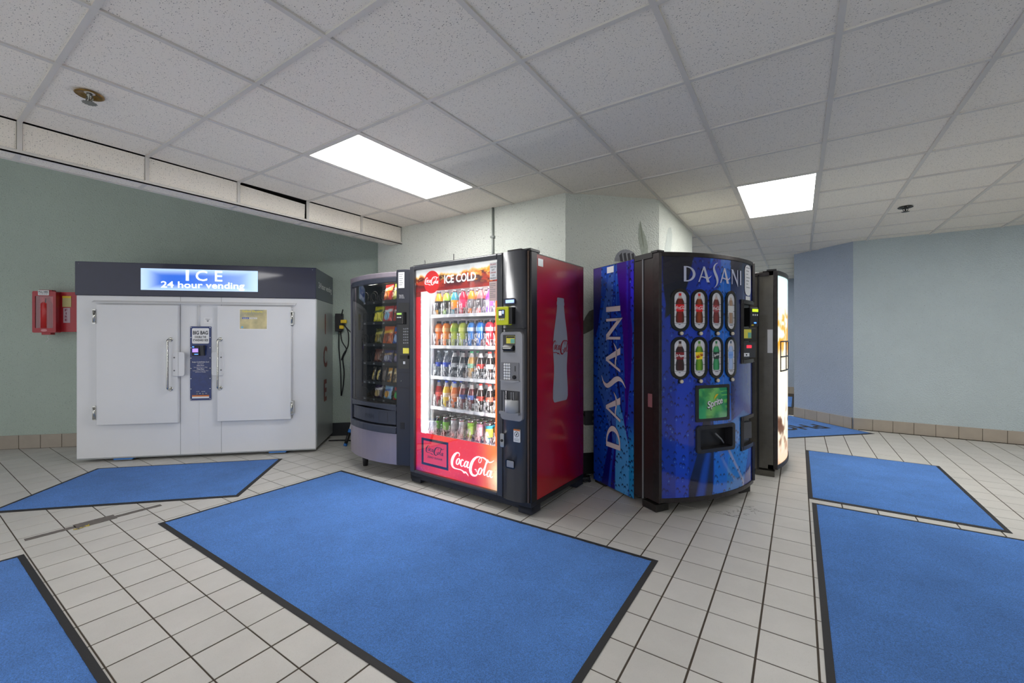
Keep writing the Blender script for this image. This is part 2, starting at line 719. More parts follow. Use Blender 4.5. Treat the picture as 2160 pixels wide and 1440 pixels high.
M_BASEBLACK = pmat('black_vinyl', S(26, 30, 36), 0.4)
M_WHITE = pmat('white_paint', S(225, 226, 228), 0.5)

rootless = {}
def structure(name, mb, mat, label, cat, **k):
    o = mb.build(name, mat, None, kind='structure', **k)
    return tag(o, label, cat)

def inside_core(x, y):
    return y > 3.6 and x < -1.25 and x > -4.2 and y > x + 5.42 and y < 5.5

MATS_RECT = []   # axis aligned mats: (x0,x1,y0,y1)
MATS_RECT += [(-3.515, -0.642, 1.035, 2.40), (-3.65, -0.6, -0.6, 0.465), (0.062, 1.116, 3.975, 5.665), (0.082, 1.32, 1.2, 3.885)]

# ---- floor
mb = MB()
mb.box(-7.6, 6.2, -3.0, 11.6, -0.09, -0.0022)
floor = structure('floor', mb, M_GROUT, 'pale square ceramic tile floor with brown grout', 'floor')

def tile_mesh():
    b = MB()
    hx, hy, c = 0.0966, 0.0975, 0.0012
    b.add([(-hx, -hy, -0.006), (hx, -hy, -0.006), (hx, hy, -0.006), (-hx, hy, -0.006),
           (-hx, -hy, -0.0007), (hx, -hy, -0.0007), (hx, hy, -0.0007), (-hx, hy, -0.0007),
           (-hx + c, -hy + c, 0), (hx - c, -hy + c, 0), (hx - c, hy - c, 0), (-hx + c, hy - c, 0)],
          [(0, 1, 5, 4), (1, 2, 6, 5), (2, 3, 7, 6), (3, 0, 4, 7), (4, 5, 9, 8), (5, 6, 10, 9), (6, 7, 11, 10), (7, 4, 8, 11), (8, 9, 10, 11)])
    return b

cells = []
for i in range(-38, 31):
    for j in range(-25, 49):
        x, y = PX0 + (i + 0.5) * PP, PY0 + (j + 0.5) * PP
        if x < -7.4 or x > 6 or y < -2.9 or y > 11.4 or y > x + 8.1 or inside_core(x, y):
            continue
        if y > 7.4 and x > 0.65:
            continue
        p = project(x, y, 0)
        area = 0
        if p and -60 < p[0] < 2220 and p[1] < 1480:
            area = 1.0 / p[2] ** 3
            for r in MATS_RECT:
                if r[0] < x < r[1] and r[2] < y < r[3]:
                    area = 0
            if -2.75 < x < -1.5 and 2.6 < y < 3.4:
                area = 0
            if abs((x + 5.0) - (y - 1.95)) < 1.4 and -0.15 < (y - x - 6.95) / 1.414 < 1:
                area = 0
        cells.append((area, x, y))
cells.sort(reverse=True)
tm = tile_mesh()
first = None
rest = MB()
for k, (a, x, y) in enumerate(cells):
    if k < 300 and a > 0:
        if first is None:
            first = tm.build('floor_tile', M_FLOORTILE, floor, (x, y, 0))
        else:
            share(first, 'floor_tile', floor, (x, y, random.uniform(-0.0006, 0.0004)))
    else:
        rest.add([(p[0] + x, p[1] + y, p[2]) for p in tm.v], tm.f)
rest.build('floor_tile_field', M_FLOORTILE, floor, kind='stuff', norm=False)

# ---- ceiling
mb = MB()
mb.box(-4.06, 6.2, -3.0, 11.6, 2.60, 2.70)
mb.box(-7.6, -4.06, -3.0, 11.6, 3.60, 3.70)
ceiling = structure('ceiling', mb, M_PLENUM, 'white suspended ceiling of square pitted boards in a metal grid', 'ceiling')
LIGHTS = [(-5, 1), (-1, 5), (3, -7), (-5, -7), (-5, 9), (-3, 13), (3, 5)]    # grid column, grid row of the lower corner (two rows long)
lit = set()
for ci, ri in LIGHTS:
    lit.add((ci, ri))
    lit.add((ci, ri + 1))
cm = MB()
cm.box(-GXP / 2 + 0.004, GXP / 2 - 0.004, -GYP / 2 + 0.004, GYP / 2 - 0.004, 0, 0.016)
cells = []
for i in range(-7, 10):
    for j in range(-7, 18):
        x, y = GX0 + (i + 0.5) * GXP, GY0 + (j + 0.5) * GYP
        if (i, j) in lit or inside_core(x, y) or (y > 7.6 and x > 0.9):
            continue
        p = project(x, y, CEIL)
        a = 0
        if p and -250 < p[0] < 2400 and p[1] > -250:
            a = 1 / p[2] ** 3
        cells.append((a, x, y, i))
cells.sort(reverse=True)
first = None
rest = MB()
half = MB()
half.box(-3.866 - (GX0 - 6.5 * GXP), GXP / 2 - 0.004, -GYP / 2 + 0.004, GYP / 2 - 0.004, 0, 0.016)
firsth = None
for k, (a, x, y, i) in enumerate(cells):
    z = CEIL + 0.002
    src = half if i == -7 else cm
    if k < 300 and a > 0:
        ref = firsth if i == -7 else first
        if ref is None:
            ref = src.build('ceiling_tile', M_TILE, ceiling, (x, y, z))
            if i == -7:
                firsth = ref
            else:
                first = ref
        else:
            share(ref, 'ceiling_tile', ceiling, (x, y, z + random.uniform(0, 0.002)))
    else:
        rest.add([(p[0] + x, p[1] + y, p[2] + z) for p in src.v], src.f)
rest.build('ceiling_tile_field', M_TILE, ceiling, kind='stuff', norm=False)
for i in range(-6, 11):
    b = MB()
    x = GX0 + i * GXP
    b.box(x - 0.012, x + 0.012, -3, 11.5, CEIL - 0.006, CEIL + 0.02)
    b.build('grid_runner', M_GRID, ceiling)
for j in range(-6, 18):
    b = MB()
    y = GY0 + j * GYP
    xs = -3.866
    for ci in sorted(c for c, r in LIGHTS if r + 1 == j) + [None]:
        xe = 6.1 if ci is None else GX0 + ci * GXP
        b.box(xs, xe, y - 0.0115, y + 0.0115, CEIL - 0.0055, CEIL + 0.02)
        xs = xe + GXP
    b.build('cross_tee', M_GRID, ceiling)
b = MB()
b.box(-7.5, -4.06, -3, 6, 3.58, 3.60)
b.build('alcove_board', M_TILE, ceiling)

names = ['long fluorescent ceiling panel above the snack and drinks machines', 'far fluorescent ceiling panel above the gap beside the blue machine']
for k, (ci, ri) in enumerate(LIGHTS):
    x0, y0 = GX0 + ci * GXP, GY0 + ri * GYP
    lab = names[k] if k < 2 else ('fluorescent ceiling panel behind and right of the viewer, out of the picture', 'fluorescent ceiling panel behind the viewer, out of the picture',
                                  'fluorescent ceiling panel hidden behind the angled column', 'added fluorescent ceiling panel brightening the passage, hidden by the blue machine',  # the passage panel is an unseen lamp added to brighten the far end
                                  'fluorescent ceiling panel beyond the right edge of the picture')[k - 2]
    t = thing('ceiling_light', lab, 'light', (x0, y0, CEIL), 0, 'fluorescent ceiling panels')
    w, h = GXP, 2 * GYP
    b = MB()
    r = 0.03
    for (a0, a1, c0, c1) in ((0.012, w - 0.012, 0.012, r), (0.012, w - 0.012, h - r, h - 0.012), (0.012, r, r, h - r), (w - r, w - 0.012, r, h - r)):
        b.box(a0, a1, c0, c1, -0.004, 0.05)
    b.box(0.012, w - 0.012, 0.012, h - 0.012, 0.05, 0.07)
    b.build('frame', M_GRID, t)
    b = MB()
    b.box(r, w - r, r, h - r, 0.0, 0.006)
    b.build('diffuser', M_LENS, t)

# ---- walls
def wall(name, A, B, mat, label, thick=0.12, z1=2.56, z0=0.0):
    """A->B with the room on the right-hand side of the direction; thickness goes to the left"""
    A, B = Vector(A), Vector(B)
    d = (B - A).normalized()
    n = Vector((-d.y, d.x)) * thick
    b = MB()
    b.prism([tuple(A), tuple(B), tuple(B + n), tuple(A + n)], z0, z1, lambda p, q, h: (p, q, h))
    return structure(name, b, mat, label, 'wall')

wI = wall('wall_ice', (-7.31, 0.74), (-4.10, 3.95), M_WALLG, 'mint green stucco wall behind the ice machine', z1=3.6)
wL = wall('wall_left', (-7.31, -3.0), (-7.31, 0.74), M_WALLS, 'pale blue stucco wall at the far left edge', z1=3.6)
b = MB()
b.prism([(-4.30, 3.44), (-1.735, 3.44), (-1.088, 4.094), (-1.088, 5.594), (-1.6, 6.1), (-4.30, 6.1)], 0, 3.58, lambda p, q, h: (p, q, h))
core = structure('wall_core', b, M_WALL, 'pale seafoam angled stucco column behind the drinks machines', 'wall')
wR = wall('wall_right', (0.61, 7.345), (6.1, 7.345), M_WALLB, 'wide blue-grey stucco wall on the right')
wD = wall('wall_corner', (-0.06, 7.985), (0.61, 7.345), M_WALLS, 'slate blue angled stucco wall beside the passage')
wF = wall('wall_far', (-4.5, 11.2), (0.9, 11.2), M_WALLS, 'lavender blue wall at the far end of the passage')
wP = wall('wall_passage', (-0.06, 11.2), (-0.06, 7.985), M_WALLB, 'passage side of the angled blue wall')
wE = wall('wall_east', (6.1, 7.4), (6.1, -3.0), M_WALLB, 'blue-grey wall out of the picture on the right')

def baseboard(name, A, B, mat, label, tiles=True, h=0.15, th=0.012):
    A, B = Vector(A), Vector(B)
    L = (B - A).length
    d = (B - A) / L
    n = Vector((d.y, -d.x))
    ang = math.atan2(d.y, d.x)
    b = MB()
    b.box(0, L, -th * 0.6, 0.001, 0, h - 0.003)
    o = structure(name, b, M_GROUT if tiles else mat, label, 'baseboard', loc=(A.x, A.y, 0), rz=ang)
    if tiles:
        k = int(L / 0.201)
        m = MB()
        m.box(0.002, 0.199, -th, 0, 0.002, h)
        first = None
        for i in range(min(k, 300)):
            if first is None:
                first = m.build('base_tile', mat, o, (0.0, 0, 0), bevel=0.002, seg=1)
            else:
                share(first, 'base_tile', o, (i * 0.201, 0, 0))
        if L - k * 0.201 > 0.01:
            m = MB()
            m.box(0.002, L - k * 0.201, -th, 0, 0.002, h)
            m.build('base_tile', mat, o, (k * 0.201, 0, 0))
    else:
        m = MB()
        m.box(0, L, -th, 0, 0, h)
        m.build('vinyl_strip', mat, o)
    return o

baseboard('baseboard_ice', (-7.31, 0.74), (-6.45, 1.60), M_BASETILE, 'beige tile skirting beside the white ice machine')
baseboard('baseboard_alcove', (-6.45, 1.60), (-4.12, 3.93), M_BASEBLACK, 'black vinyl skirting between ice machine and snack machine', tiles=False, h=0.16)
baseboard('baseboard_left', (-7.31, -2.0), (-7.31, 0.73), M_BASETILE, 'beige tile skirting at the far left edge')
baseboard('baseboard_right', (0.61, 7.345), (6.05, 7.345), M_BASETILE, 'beige tile skirting along the right wall')
baseboard('baseboard_corner', (-0.06, 7.985), (0.60, 7.345), M_BASETILE, 'brown tile skirting below the angled wall')
baseboard('baseboard_far', (-4.4, 11.2), (0.0, 11.2), M_BASETILE, 'tile skirting at the end of the passage')
baseboard('baseboard_core', (-1.735, 3.44), (-1.088, 4.094), M_BASEBLACK, 'black vinyl skirting between the red and the blue machine', tiles=False, h=0.19)
baseboard('baseboard_back', (-4.28, 3.44), (-1.74, 3.44), M_BASEBLACK, 'black vinyl skirting behind the snack and red machines', tiles=False, h=0.16)

# ---- bulkhead of ceiling boards along the alcove
SX, SZ, SW = -3.87, 2.334, 0.19
b = MB()
b.box(SX - SW, SX - SW + 0.01, -3, 3.45, SZ + 0.01, 3.6)
b.box(SX - SW, SX - 0.01, -3, 3.44, 2.545, 2.56)
soff = structure('soffit', b, M_PLENUM, 'white boxed bulkhead of ceiling boards above the ice machine alcove', 'soffit')
b = MB()
b.box(SX - 0.008, SX + 0.006, -3, 3.44, SZ - 0.006, SZ + 0.018)
b.box(SX - 0.024, SX + 0.006, -3, 3.44, SZ - 0.006, SZ)
b.build('corner_rail', M_GRID, soff)
b = MB()
b.box(SX - SW, SX - SW + 0.022, -3, 3.44, SZ - 0.005, SZ + 0.012)
b.build('edge_rail', M_GRID, soff)
ys = [GY0 + j * GYP for j in range(-6, 4)] + [3.44]
for k in range(len(ys) - 1):
    y0, y1 = ys[k], ys[k + 1]
    b = MB()
    b.box(SX - 0.008, SX + 0.0045, y0 - 0.011, y0 + 0.011, SZ, CEIL)
    b.build('upright_rail', M_GRID, soff)
    tilt = abs(y0 - 1.68) < 0.02
    b = MB()
    b.box(-0.012, 0, 0.013, y1 - y0 - 0.013 - (0.012 if tilt else 0), 0, CEIL - SZ - 0.020 - (0.012 if tilt else 0))
    o = b.build('bulkhead_tile', M_TILE, soff, (SX - 0.003, y0, SZ + 0.014))
    if tilt:
        o.rotation_euler[0] = math.radians(-1.9)
        o.location.z += 0.004
        o.location.x -= 0.01
    b = MB()
    b.box(SX - SW + 0.01, SX - 0.01, y0 + 0.012, y1 - 0.012, SZ, SZ + 0.01)
    b.build('bulkhead_tile', M_TILE, soff)
    b = MB()
    b.box(SX - SW + 0.01, SX - 0.01, y0 - 0.012, y0 + 0.012, SZ - 0.004, SZ + 0.012)
    b.build('under_rail', M_GRID, soff)

# ---- sprinklers
M_BRASS = pmat('tarnished_brass', S(150, 118, 62), 0.35, metal=1.0, var=(40, 0.4))
M_STEEL = pmat('dull_steel', S(150, 152, 146), 0.35, metal=1.0)
M_DSTEEL = pmat('dark_steel', S(70, 68, 66), 0.4, metal=0.8)
def sprinkler(x, y, label, cup, arm):
    t = thing('sprinkler_head', label, 'sprinkler', (x, y, CEIL), 0.4)
    b = MB()
    b.lathe([(0.020, 0.02), (0.052, -0.002), (0.060, -0.008), (0.056, -0.011), (0.040, -0.004), (0.018, 0.004)], n=24, cap=False)
    b.build('escutcheon', cup, t)
    b = MB()
    b.lathe([(0.012, 0.02), (0.012, -0.012), (0.007, -0.016), (0.005, -0.045)], n=12)
    b.build('body', arm, t)
    for s in (-1, 1):
        b = MB()
        b.tube([(s * 0.012, 0, -0.01), (s * 0.022, 0, -0.022), (s * 0.020, 0, -0.036), (s * 0.004, 0, -0.048)], 0.003, 6)
        b.build('frame_arm', arm, t)
    b = MB()
    n = 24
    pts = [((0.026 if k % 2 else 0.031) * math.cos(2 * math.pi * k / n), (0.026 if k % 2 else 0.031) * math.sin(2 * math.pi * k / n)) for k in range(n)]
    b.prism(pts, -0.051, -0.048, lambda p, q, h: (p, q, h))
    b.build('deflector', arm, t)
sprinkler(-3.128, 0.63, 'brass sprinkler head recessed in the ceiling at upper left', M_BRASS, M_STEEL)
sprinkler(0.877, 5.677, 'small dark sprinkler head in the ceiling at right', M_DSTEEL, M_DSTEEL)

# ---- carpet mats
def carpet():
    m = pmat('blue_carpet', S(86, 138, 214), 0.95, spec=0.05, sheen=0.12, pos=True, var=(2.2, 0.14), bump=(420, 0.9, 0.006))
    nt = m.node_tree
    N, L = nt.nodes, nt.links.new
    b = N['Principled BSDF']
    src = b.inputs['Base Color'].links[0].from_socket
    g = N.new('ShaderNodeNewGeometry')
    n = N.new('ShaderNodeTexNoise')
    n.inputs['Scale'].default_value = 260
    n.inputs['Detail'].default_value = 3
    L(g.outputs['Position'], n.inputs['Vector'])
    mr = N.new('ShaderNodeMapRange')
    mr.inputs[1].default_value, mr.inputs[2].default_value, mr.inputs[3].default_value, mr.inputs[4].default_value = 0.3, 0.7, 0.62, 1.3
    L(n.outputs['Fac'], mr.inputs[0])
    v = N.new('ShaderNodeVectorMath')
    v.operation = 'SCALE'
    L(src, v.inputs[0])
    L(mr.outputs[0], v.inputs['Scale'])
    L(v.outputs[0], b.inputs['Base Color'])
    return m
M_CARPET = carpet()
M_RUBBER = pmat('black_rubber', S(38, 38, 40), 0.75, pos=True, bump=(300, 0.3, 0.002))

def mat_thing(x, y, rz, w, l, label, border=0.028):
    """origin at one corner, extends +x by w and +y by l"""
    t = thing('floor_mat', label, 'mat', (x, y, 0.0), rz, 'blue entrance mats')
    b = MB()
    o, i = [(0, 0), (w, 0), (w, l), (0, l)], [(border, border), (w - border, border), (w - border, l - border), (border, l - border)]
    v = [(p[0], p[1], 0.0005) for p in o] + [(p[0], p[1], 0.003) for p in o] + [(p[0], p[1], 0.006) for p in i] + [(p[0], p[1], 0.001) for p in i]
    f = []
    for k in range(4):
        j = (k + 1) % 4
        f += [(k, j, 4 + j, 4 + k), (4 + k, 4 + j, 8 + j, 8 + k), (8 + k, 8 + j, 12 + j, 12 + k)]
    b.add(v, f)
    b.build('rubber_border', M_RUBBER, t)
    # pile: gently uneven sheet with a ragged rim
    nu, nv = max(8, int(w / 0.02)), max(8, int(l / 0.02))
    rng = random.Random(int(abs(x) * 1000 + abs(y) * 77))
    b = MB()
    def pile(u, v_):
        px, py = border - 0.002 + u * (w - 2 * border + 0.004), border - 0.002 + v_ * (l - 2 * border + 0.004)
        edge = min(u, 1 - u, v_, 1 - v_) < 1e-6
        z = 0.010 + 0.0012 * mnoise.noise(Vector((px * 6, py * 6, x))) + rng.uniform(-0.0005, 0.0005)
        if edge:
            z = 0.004
            px += rng.uniform(-0.003, 0.003)
            py += rng.uniform(-0.003, 0.003)
        return (px, py, z)
    b.grid(pile, nu, nv)
    b.build('carpet_pile', M_CARPET, t, norm=False)
    return t

mat_thing(-3.515, 1.035, 0, 2.873, 1.365, 'largest blue mat lying in front of the red machine')
mat_thing(-4.718, 0.416, math.radians(45.6), 1.60, 1.056, 'blue mat lying in front of the white ice machine')
mat_thing(-3.65, -0.60, 0, 3.0, 1.065, 'blue mat cut off at the lower left corner')
mat_thing(0.062, 3.975, 0, 1.054, 1.69, 'smaller pale blue mat on the right, beyond the near right mat')
mat_thing(0.082, 1.2, 0, 1.24, 2.685, 'blue mat cut off at the lower right corner')
m6 = mat_thing(0.806, 7.111, math.radians(135), 1.30, 2.2, 'blue mat with black lettering lying by the angled wall')
letter('lettering', text_shape('PHOENIX', 0.02), (0, 1.60, 0, 0.29), M_RUBBER, m6, lambda p, q, o: (0.64 - q, 0.27 + p, 0.0125))
mat_thing(-0.42, 9.0, 0, 0.34, 1.6, 'small strip of blue mat far down the passage')
# ------------------------------------------------------------------ ice merchandiser
M_ENAMEL = pmat('white_enamel', S(226, 227, 230), 0.28, coat=0.25, var=(2, 0.02))
M_NAVY = pmat('navy_gloss', S(20, 26, 58), 0.28, coat=0.35, var=(6, 0.12))
M_SILVER = pmat('brushed_silver', S(176, 180, 182), 0.32, metal=0.75, var=(3, 0.06))
M_CHROME = pmat('chrome', S(205, 205, 200), 0.18, metal=1.0)
M_BLACK = pmat('black_plastic', S(22, 22, 24), 0.4)
M_BLACKG = pmat('black_gloss', S(14, 14, 17), 0.12, coat=0.4)
M_PRINTW = pmat('white_print', S(236, 236, 238), 0.4)
M_PRINTWE = pmat('white_print_lit', S(250, 250, 255), 0.4, emit=1.5)
M_MAROON = pmat('maroon_vinyl', S(120, 52, 48), 0.45)
M_PANELBLUE = pmat('panel_blue', S(28, 50, 110), 0.3, coat=0.3, var=(25, 0.22))
M_DARKTXT = pmat('dark_print', S(22, 26, 40), 0.5)
M_ATTR = pmat('flat_print', (1, 1, 1, 1), 0.35, attr=True)
M_ATTRGL = pmat('gloss_print', (1, 1, 1, 1), 0.15, attr=True, coat=0.5)
M_BLUEPL = pmat('blue_plastic', S(40, 112, 190), 0.4)
M_GREYPL = pmat('grey_plastic', S(120, 122, 126), 0.45)

IW, ID, I0, I1 = 2.20, 0.77, 0.040, 1.978
ICE = thing('ice_machine', 'white ice merchandiser with two doors and lit blue ICE sign', 'ice machine', (-5.874, 1.089, 0), math.radians(44.3))
b = MB()
b.box(0, IW, 0, ID, I0, 1.648)
b.build('cabinet', M_ENAMEL, ICE, bevel=0.006)
b = MB()
b.box(IW - 0.001, IW + 0.003, 0.035, ID - 0.01, I0 + 0.01, 1.645)
b.build('side_panel', pmat('grey_side_metal', S(172, 176, 176), 0.3, metal=0.35, var=(3, 0.05)), ICE, label='brushed silver side panel')
b = MB()
b.box(-0.004, IW + 0.004, -0.012, ID, 1.648, I1)
hd = b.build('header', M_NAVY, ICE, bevel=0.004, label='navy blue header band')
for sx in (0.03, IW - 0.03):
    b = MB()
    b.lathe([(0.005, 0), (0.005, 0.002), (0.002, 0.003)], (sx, -0.012, 1.955), 10, axis='y')
    b.build('rivet', M_GREYPL, hd)
# lit sign
M_SIGN = pmat('backlit_sign', (1, 1, 1, 1), 0.3, attr=True, emit=0.58)
def signfn(U, V):
    ex = np.minimum(U, 1 - U) * 5.0
    ey = np.minimum(V, 1 - V)
    e = np.clip(np.minimum(sstep(0, 0.9, ex), sstep(-0.08, 0.42, ey) * 1.15), 0, 1)
    e = e * (0.75 + 0.25 * np.cos((U - 0.3) * 4))
    return lerpc(SA(196, 226, 255), SA(40, 106, 222), e)
sg = art('sign_panel', M_SIGN, ICE, signfn, lambda u, v: (0.562 + u * 1.073, -0.0145, 1.709 + v * 0.217), 80, 24, label='backlit blue sign')
letter('lettering', text_shape('I', 0.0), (0.965, 0.992, 1.81, 1.915), M_PRINTWE, sg, off=0.0165)
letter('lettering', text_shape('C', 0.006), (1.055, 1.160, 1.81, 1.915), M_PRINTWE, sg, off=0.0165)
letter('lettering', text_shape('E', 0.006), (1.232, 1.300, 1.81, 1.915), M_PRINTWE, sg, off=0.0165)
letter('lettering', text_shape('24 hour vending', 0.012), (0.742, 1.508, 1.716, 1.800), M_PRINTWE, sg, off=0.0165)
rs = lambda p, q, o: (IW + o, p, q)
letter('lettering', text_shape('24 hour vending', 0.0), (0.09, 0.69, 1.755, 1.84), M_PRINTW, ICE, rs, 0.006, label='white lettering on the header side')
for ch, z0, z1, w in (('I', 1.27, 1.505, 0.035), ('C', 0.885, 1.13, 0.17), ('E', 0.495, 0.745, 0.12)):
    letter('side_letter', text_shape(ch, 0.03 if ch != 'I' else 0), (0.39 - w / 2, 0.39 + w / 2, z0, z1), M_MAROON, ICE, rs, 0.005, label='maroon letter ' + ch)
# rain gutter over the doors
b = MB()
b.prism([(0, 1.600), (-0.030, 1.578), (-0.030, 1.572), (0, 1.592)], 0.148, 2.005, lambda p, q, h: (h, p, q))
b.build('drip_rail', M_ENAMEL, ICE)
# seams
for sx in (0.909, 1.078, 1.285):
    b = MB()
    b.box(sx - 0.0012, sx + 0.0012, -0.0012, 0.001, I0 + 0.004, 1.647)
    b.build('panel_seam', M_GREYPL if sx != 1.078 else M_ENAMEL, ICE)
b = MB()
b.tube([(1.078, -0.004, 1.56), (1.078, -0.004, 1.345)], 0.012, 8)
b.build('sealant_bead', M_ENAMEL, ICE)
b = MB()
b.box(0.0, IW, 0.004, 0.02, 0.030, I0)
b.build('bottom_flange', M_SILVER, ICE)

def ice_door(x0, x1, hand, hinge_left):
    b = MB()
    b.box(x0, x1, -0.042, -0.004, 0.372, 1.557)
    d = b.build('door', M_ENAMEL, ICE, bevel=0.005)
    b = MB()
    b.box(x0 + 0.012, x1 - 0.012, -0.006, 0.0, 0.384, 1.545)
    b.build('gasket', M_GREYPL, d)
    b = MB()
    z0, z1 = 0.715, 1.212
    pts = []
    for k in range(7):
        a = math.pi / 2 * k / 6
        pts.append((hand, -0.042 - 0.055 * math.sin(a), z1 - 0.055 * (1 - math.cos(a)) + 0.0))
    pts = [(hand + 0.0, -0.042, z1)] + [(hand, -0.042 - 0.03 - 0.025 * math.sin(math.pi / 2 * k / 5), z1 - 0.025 * (1 - math.cos(math.pi / 2 * k / 5))) for k in range(6)]
    pts += [(p[0], p[1], z0 + z1 - p[2]) for p in reversed(pts)]
    b.tube(pts, 0.0105, 10)
    for z in (z0, z1):
        b.lathe([(0.022, 0), (0.022, 0.004), (0.016, 0.006)], (hand, -0.042, z), 16, axis='y')
    b.build('handle', M_CHROME, d, label='brushed steel pull handle')
    hx = x0 - 0.010 if hinge_left else x1 + 0.010
    for z in (0.493, 1.437):
        b = MB()
        b.prism(rrect(hx - 0.016, hx + 0.014, z - 0.072, z + 0.072, 0.012), -0.050, -0.0005, front)
        b.lathe([(0.011, -0.06), (0.011, 0.06)], (hx, -0.052, z), 12)
        b.build('hinge', M_CHROME, d)
ice_door(0.193, 0.905, 0.842, True)
ice_door(1.262, 1.966, 1.292, False)
# latch plates straddling the door edge
for x0, x1, scr in ((0.862, 0.968, 0.880), (1.215, 1.325, 1.305)):
    b = MB()
    b.prism(rrect(x0, x1, 0.842, 1.085, 0.02), -0.052, -0.036, front)
    lp = b.build('latch_plate', M_ENAMEL, ICE, bevel=0.003)
    for z in (0.90, 1.03):
        b = MB()
        b.lathe([(0.007, 0), (0.007, 0.003), (0.003, 0.005)], (scr, -0.052, z), 10, axis='y')
        b.build('screw', M_GREYPL, lp)
    b = MB()
    mid = (x0 + x1) / 2
    b.box(mid - 0.001, mid + 0.001, -0.0525, -0.05, 0.845, 1.082)
    b.build('fold_line', M_GREYPL, lp)
# control strip
b = MB()
b.prism(rrect(1.0, 1.192, 0.59, 1.346, 0.006), -0.008, -0.001, front)
cp = b.build('control_panel', M_PANELBLUE, ICE, label='navy control strip with card reader')
b = MB()
b.prism(rrect(1.018, 1.174, 1.17, 1.327, 0.012), -0.010, -0.0081, front)
b.build('name_plate', M_PRINTW, cp)
letter('lettering', text_shape('BIG BAG', 0.03), (1.027, 1.165, 1.262, 1.300), M_DARKTXT, cp, off=0.0105)
letter('lettering', text_shape('DOUBLE THE', 0.03), (1.044, 1.148, 1.226, 1.248), M_DARKTXT, cp, off=0.0105)
letter('lettering', text_shape('STANDARD SIZE', 0.03), (1.027, 1.166, 1.194, 1.216), M_DARKTXT, cp, off=0.0105)
for s, w, z, h in (('Swipe Credit/Debit Card', 0.156, 0.972, 0.016), ('Stay Inserted', 0.056, 0.958, 0.009), ('Open Door', 0.070, 0.937, 0.015), ('Take Desired Number of Bags', 0.126, 0.922, 0.009),
                   ('Close Door', 0.070, 0.903, 0.015), ('Confirmation of Total Bags Taken', 0.144, 0.887, 0.009), ('and Amount Charged', 0.096, 0.874, 0.009), ):
    letter('lettering', text_shape(s, 0.012), (1.096 - w / 2, 1.096 + w / 2, z, z + h), M_PRINTW, cp, off=0.0095)
for s, x, w, z in (('DOOR', 1.072, 0.028, 0.676), ('DOORS', 1.122, 0.034, 0.676), ('OPEN', 1.090, 0.014, 0.656), ('CLOSED', 1.146, 0.020, 0.656)):
    letter('lettering', text_shape(s, 0.01), (x - w / 2, x + w / 2, z, z + 0.007), M_PRINTW, cp, off=0.0095)
for sx in (1.066, 1.118):
    b = MB()
    b.lathe([(0.009, 0), (0.009, 0.003), (0.006, 0.005)], (sx, -0.008, 0.657), 12, axis='y')
    b.build('indicator', M_GREYPL, cp)
M_ORANGE = pmat('orange_print', S(222, 120, 40), 0.5)
b = MB()
b.box(1.018, 1.174, -0.0095, -0.008, 0.610, 0.642)
b.build('warning_label', M_PRINTW, cp)
b = MB()
b.box(1.018, 1.174, -0.0102, -0.0095, 0.628, 0.642)
b.build('warning_stripe', M_ORANGE, cp)
for k in range(8):
    for sx in (1.008, 1.184):
        b = MB()
        b.lathe([(0.004, 0), (0.004, 0.002)], (sx, -0.008, 0.602 + k * 0.105), 8, axis='y')
        b.build('screw', M_CHROME, cp)
b = MB()
b.box(1.030, 1.100, -0.040, -0.008, 1.048, 1.150)
b.build('card_reader', M_BLACK, cp, bevel=0.004)
b = MB()
b.prism([(-0.048, 1.150), (-0.008, 1.150), (-0.008, 1.048), (-0.030, 1.048)], 1.104, 1.138, lambda p, q, h: (h, p, q))
b.build('swipe_slot', pmat('dark_grey_plastic', S(58, 60, 66), 0.5), cp)
M_VIOLET = pmat('violet_screen', S(150, 120, 255), 0.3, emit=1.3)
M_BLUELED = pmat('blue_led', S(70, 130, 255), 0.3, emit=2.0)
b = MB()
b.box(1.037, 1.088, -0.0415, -0.0405, 1.082, 1.120)
b.build('screen', M_VIOLET, cp)
b = MB()
b.box(1.036, 1.052, -0.0415, -0.0405, 1.132, 1.142)
b.build('status_light', M_BLUELED, cp)
b = MB()
b.box(1.055, 1.088, -0.0415, -0.0405, 1.058, 1.066)
b.build('status_light', M_BLUELED, cp)
# maker's sticker
b = MB()
b.box(1.122, 1.201, -0.0015, 0.0, 1.377, 1.435)
st = b.build('sticker', M_PRINTW, ICE)
letter('lettering', text_shape('Keeper', 0.0, shear=0.2), (1.138, 1.182, 1.412, 1.426), M_DARKTXT, st, off=0.0022)
letter('lettering', poly([(0, 1), (1, 1), (0.5, 0)]), (1.146, 1.172, 1.390, 1.408), M_GREYPL, st, off=0.0022)
# adjustable feet
for fx, fy in ((0.40, 0.10), (1.82, 0.10), (0.40, 0.66), (1.82, 0.66)):
    b = MB()
    b.lathe([(0.045, 0.0), (0.045, 0.006), (0.012, 0.010), (0.012, 0.016)], (fx, fy, 0), 16)
    ft = b.build('leveling_foot', M_BLACK, ICE)
    b = MB()
    b.box(fx - 0.085, fx + 0.085, fy - 0.105, fy + 0.05, 0.016, 0.029)
    b.build('pad', M_BLUEPL, ft, bevel=0.004)
    b = MB()
    b.box(fx - 0.075, fx + 0.075, fy - 0.098, fy + 0.05, 0.011, 0.016)
    b.build('plate', M_SILVER, ft)

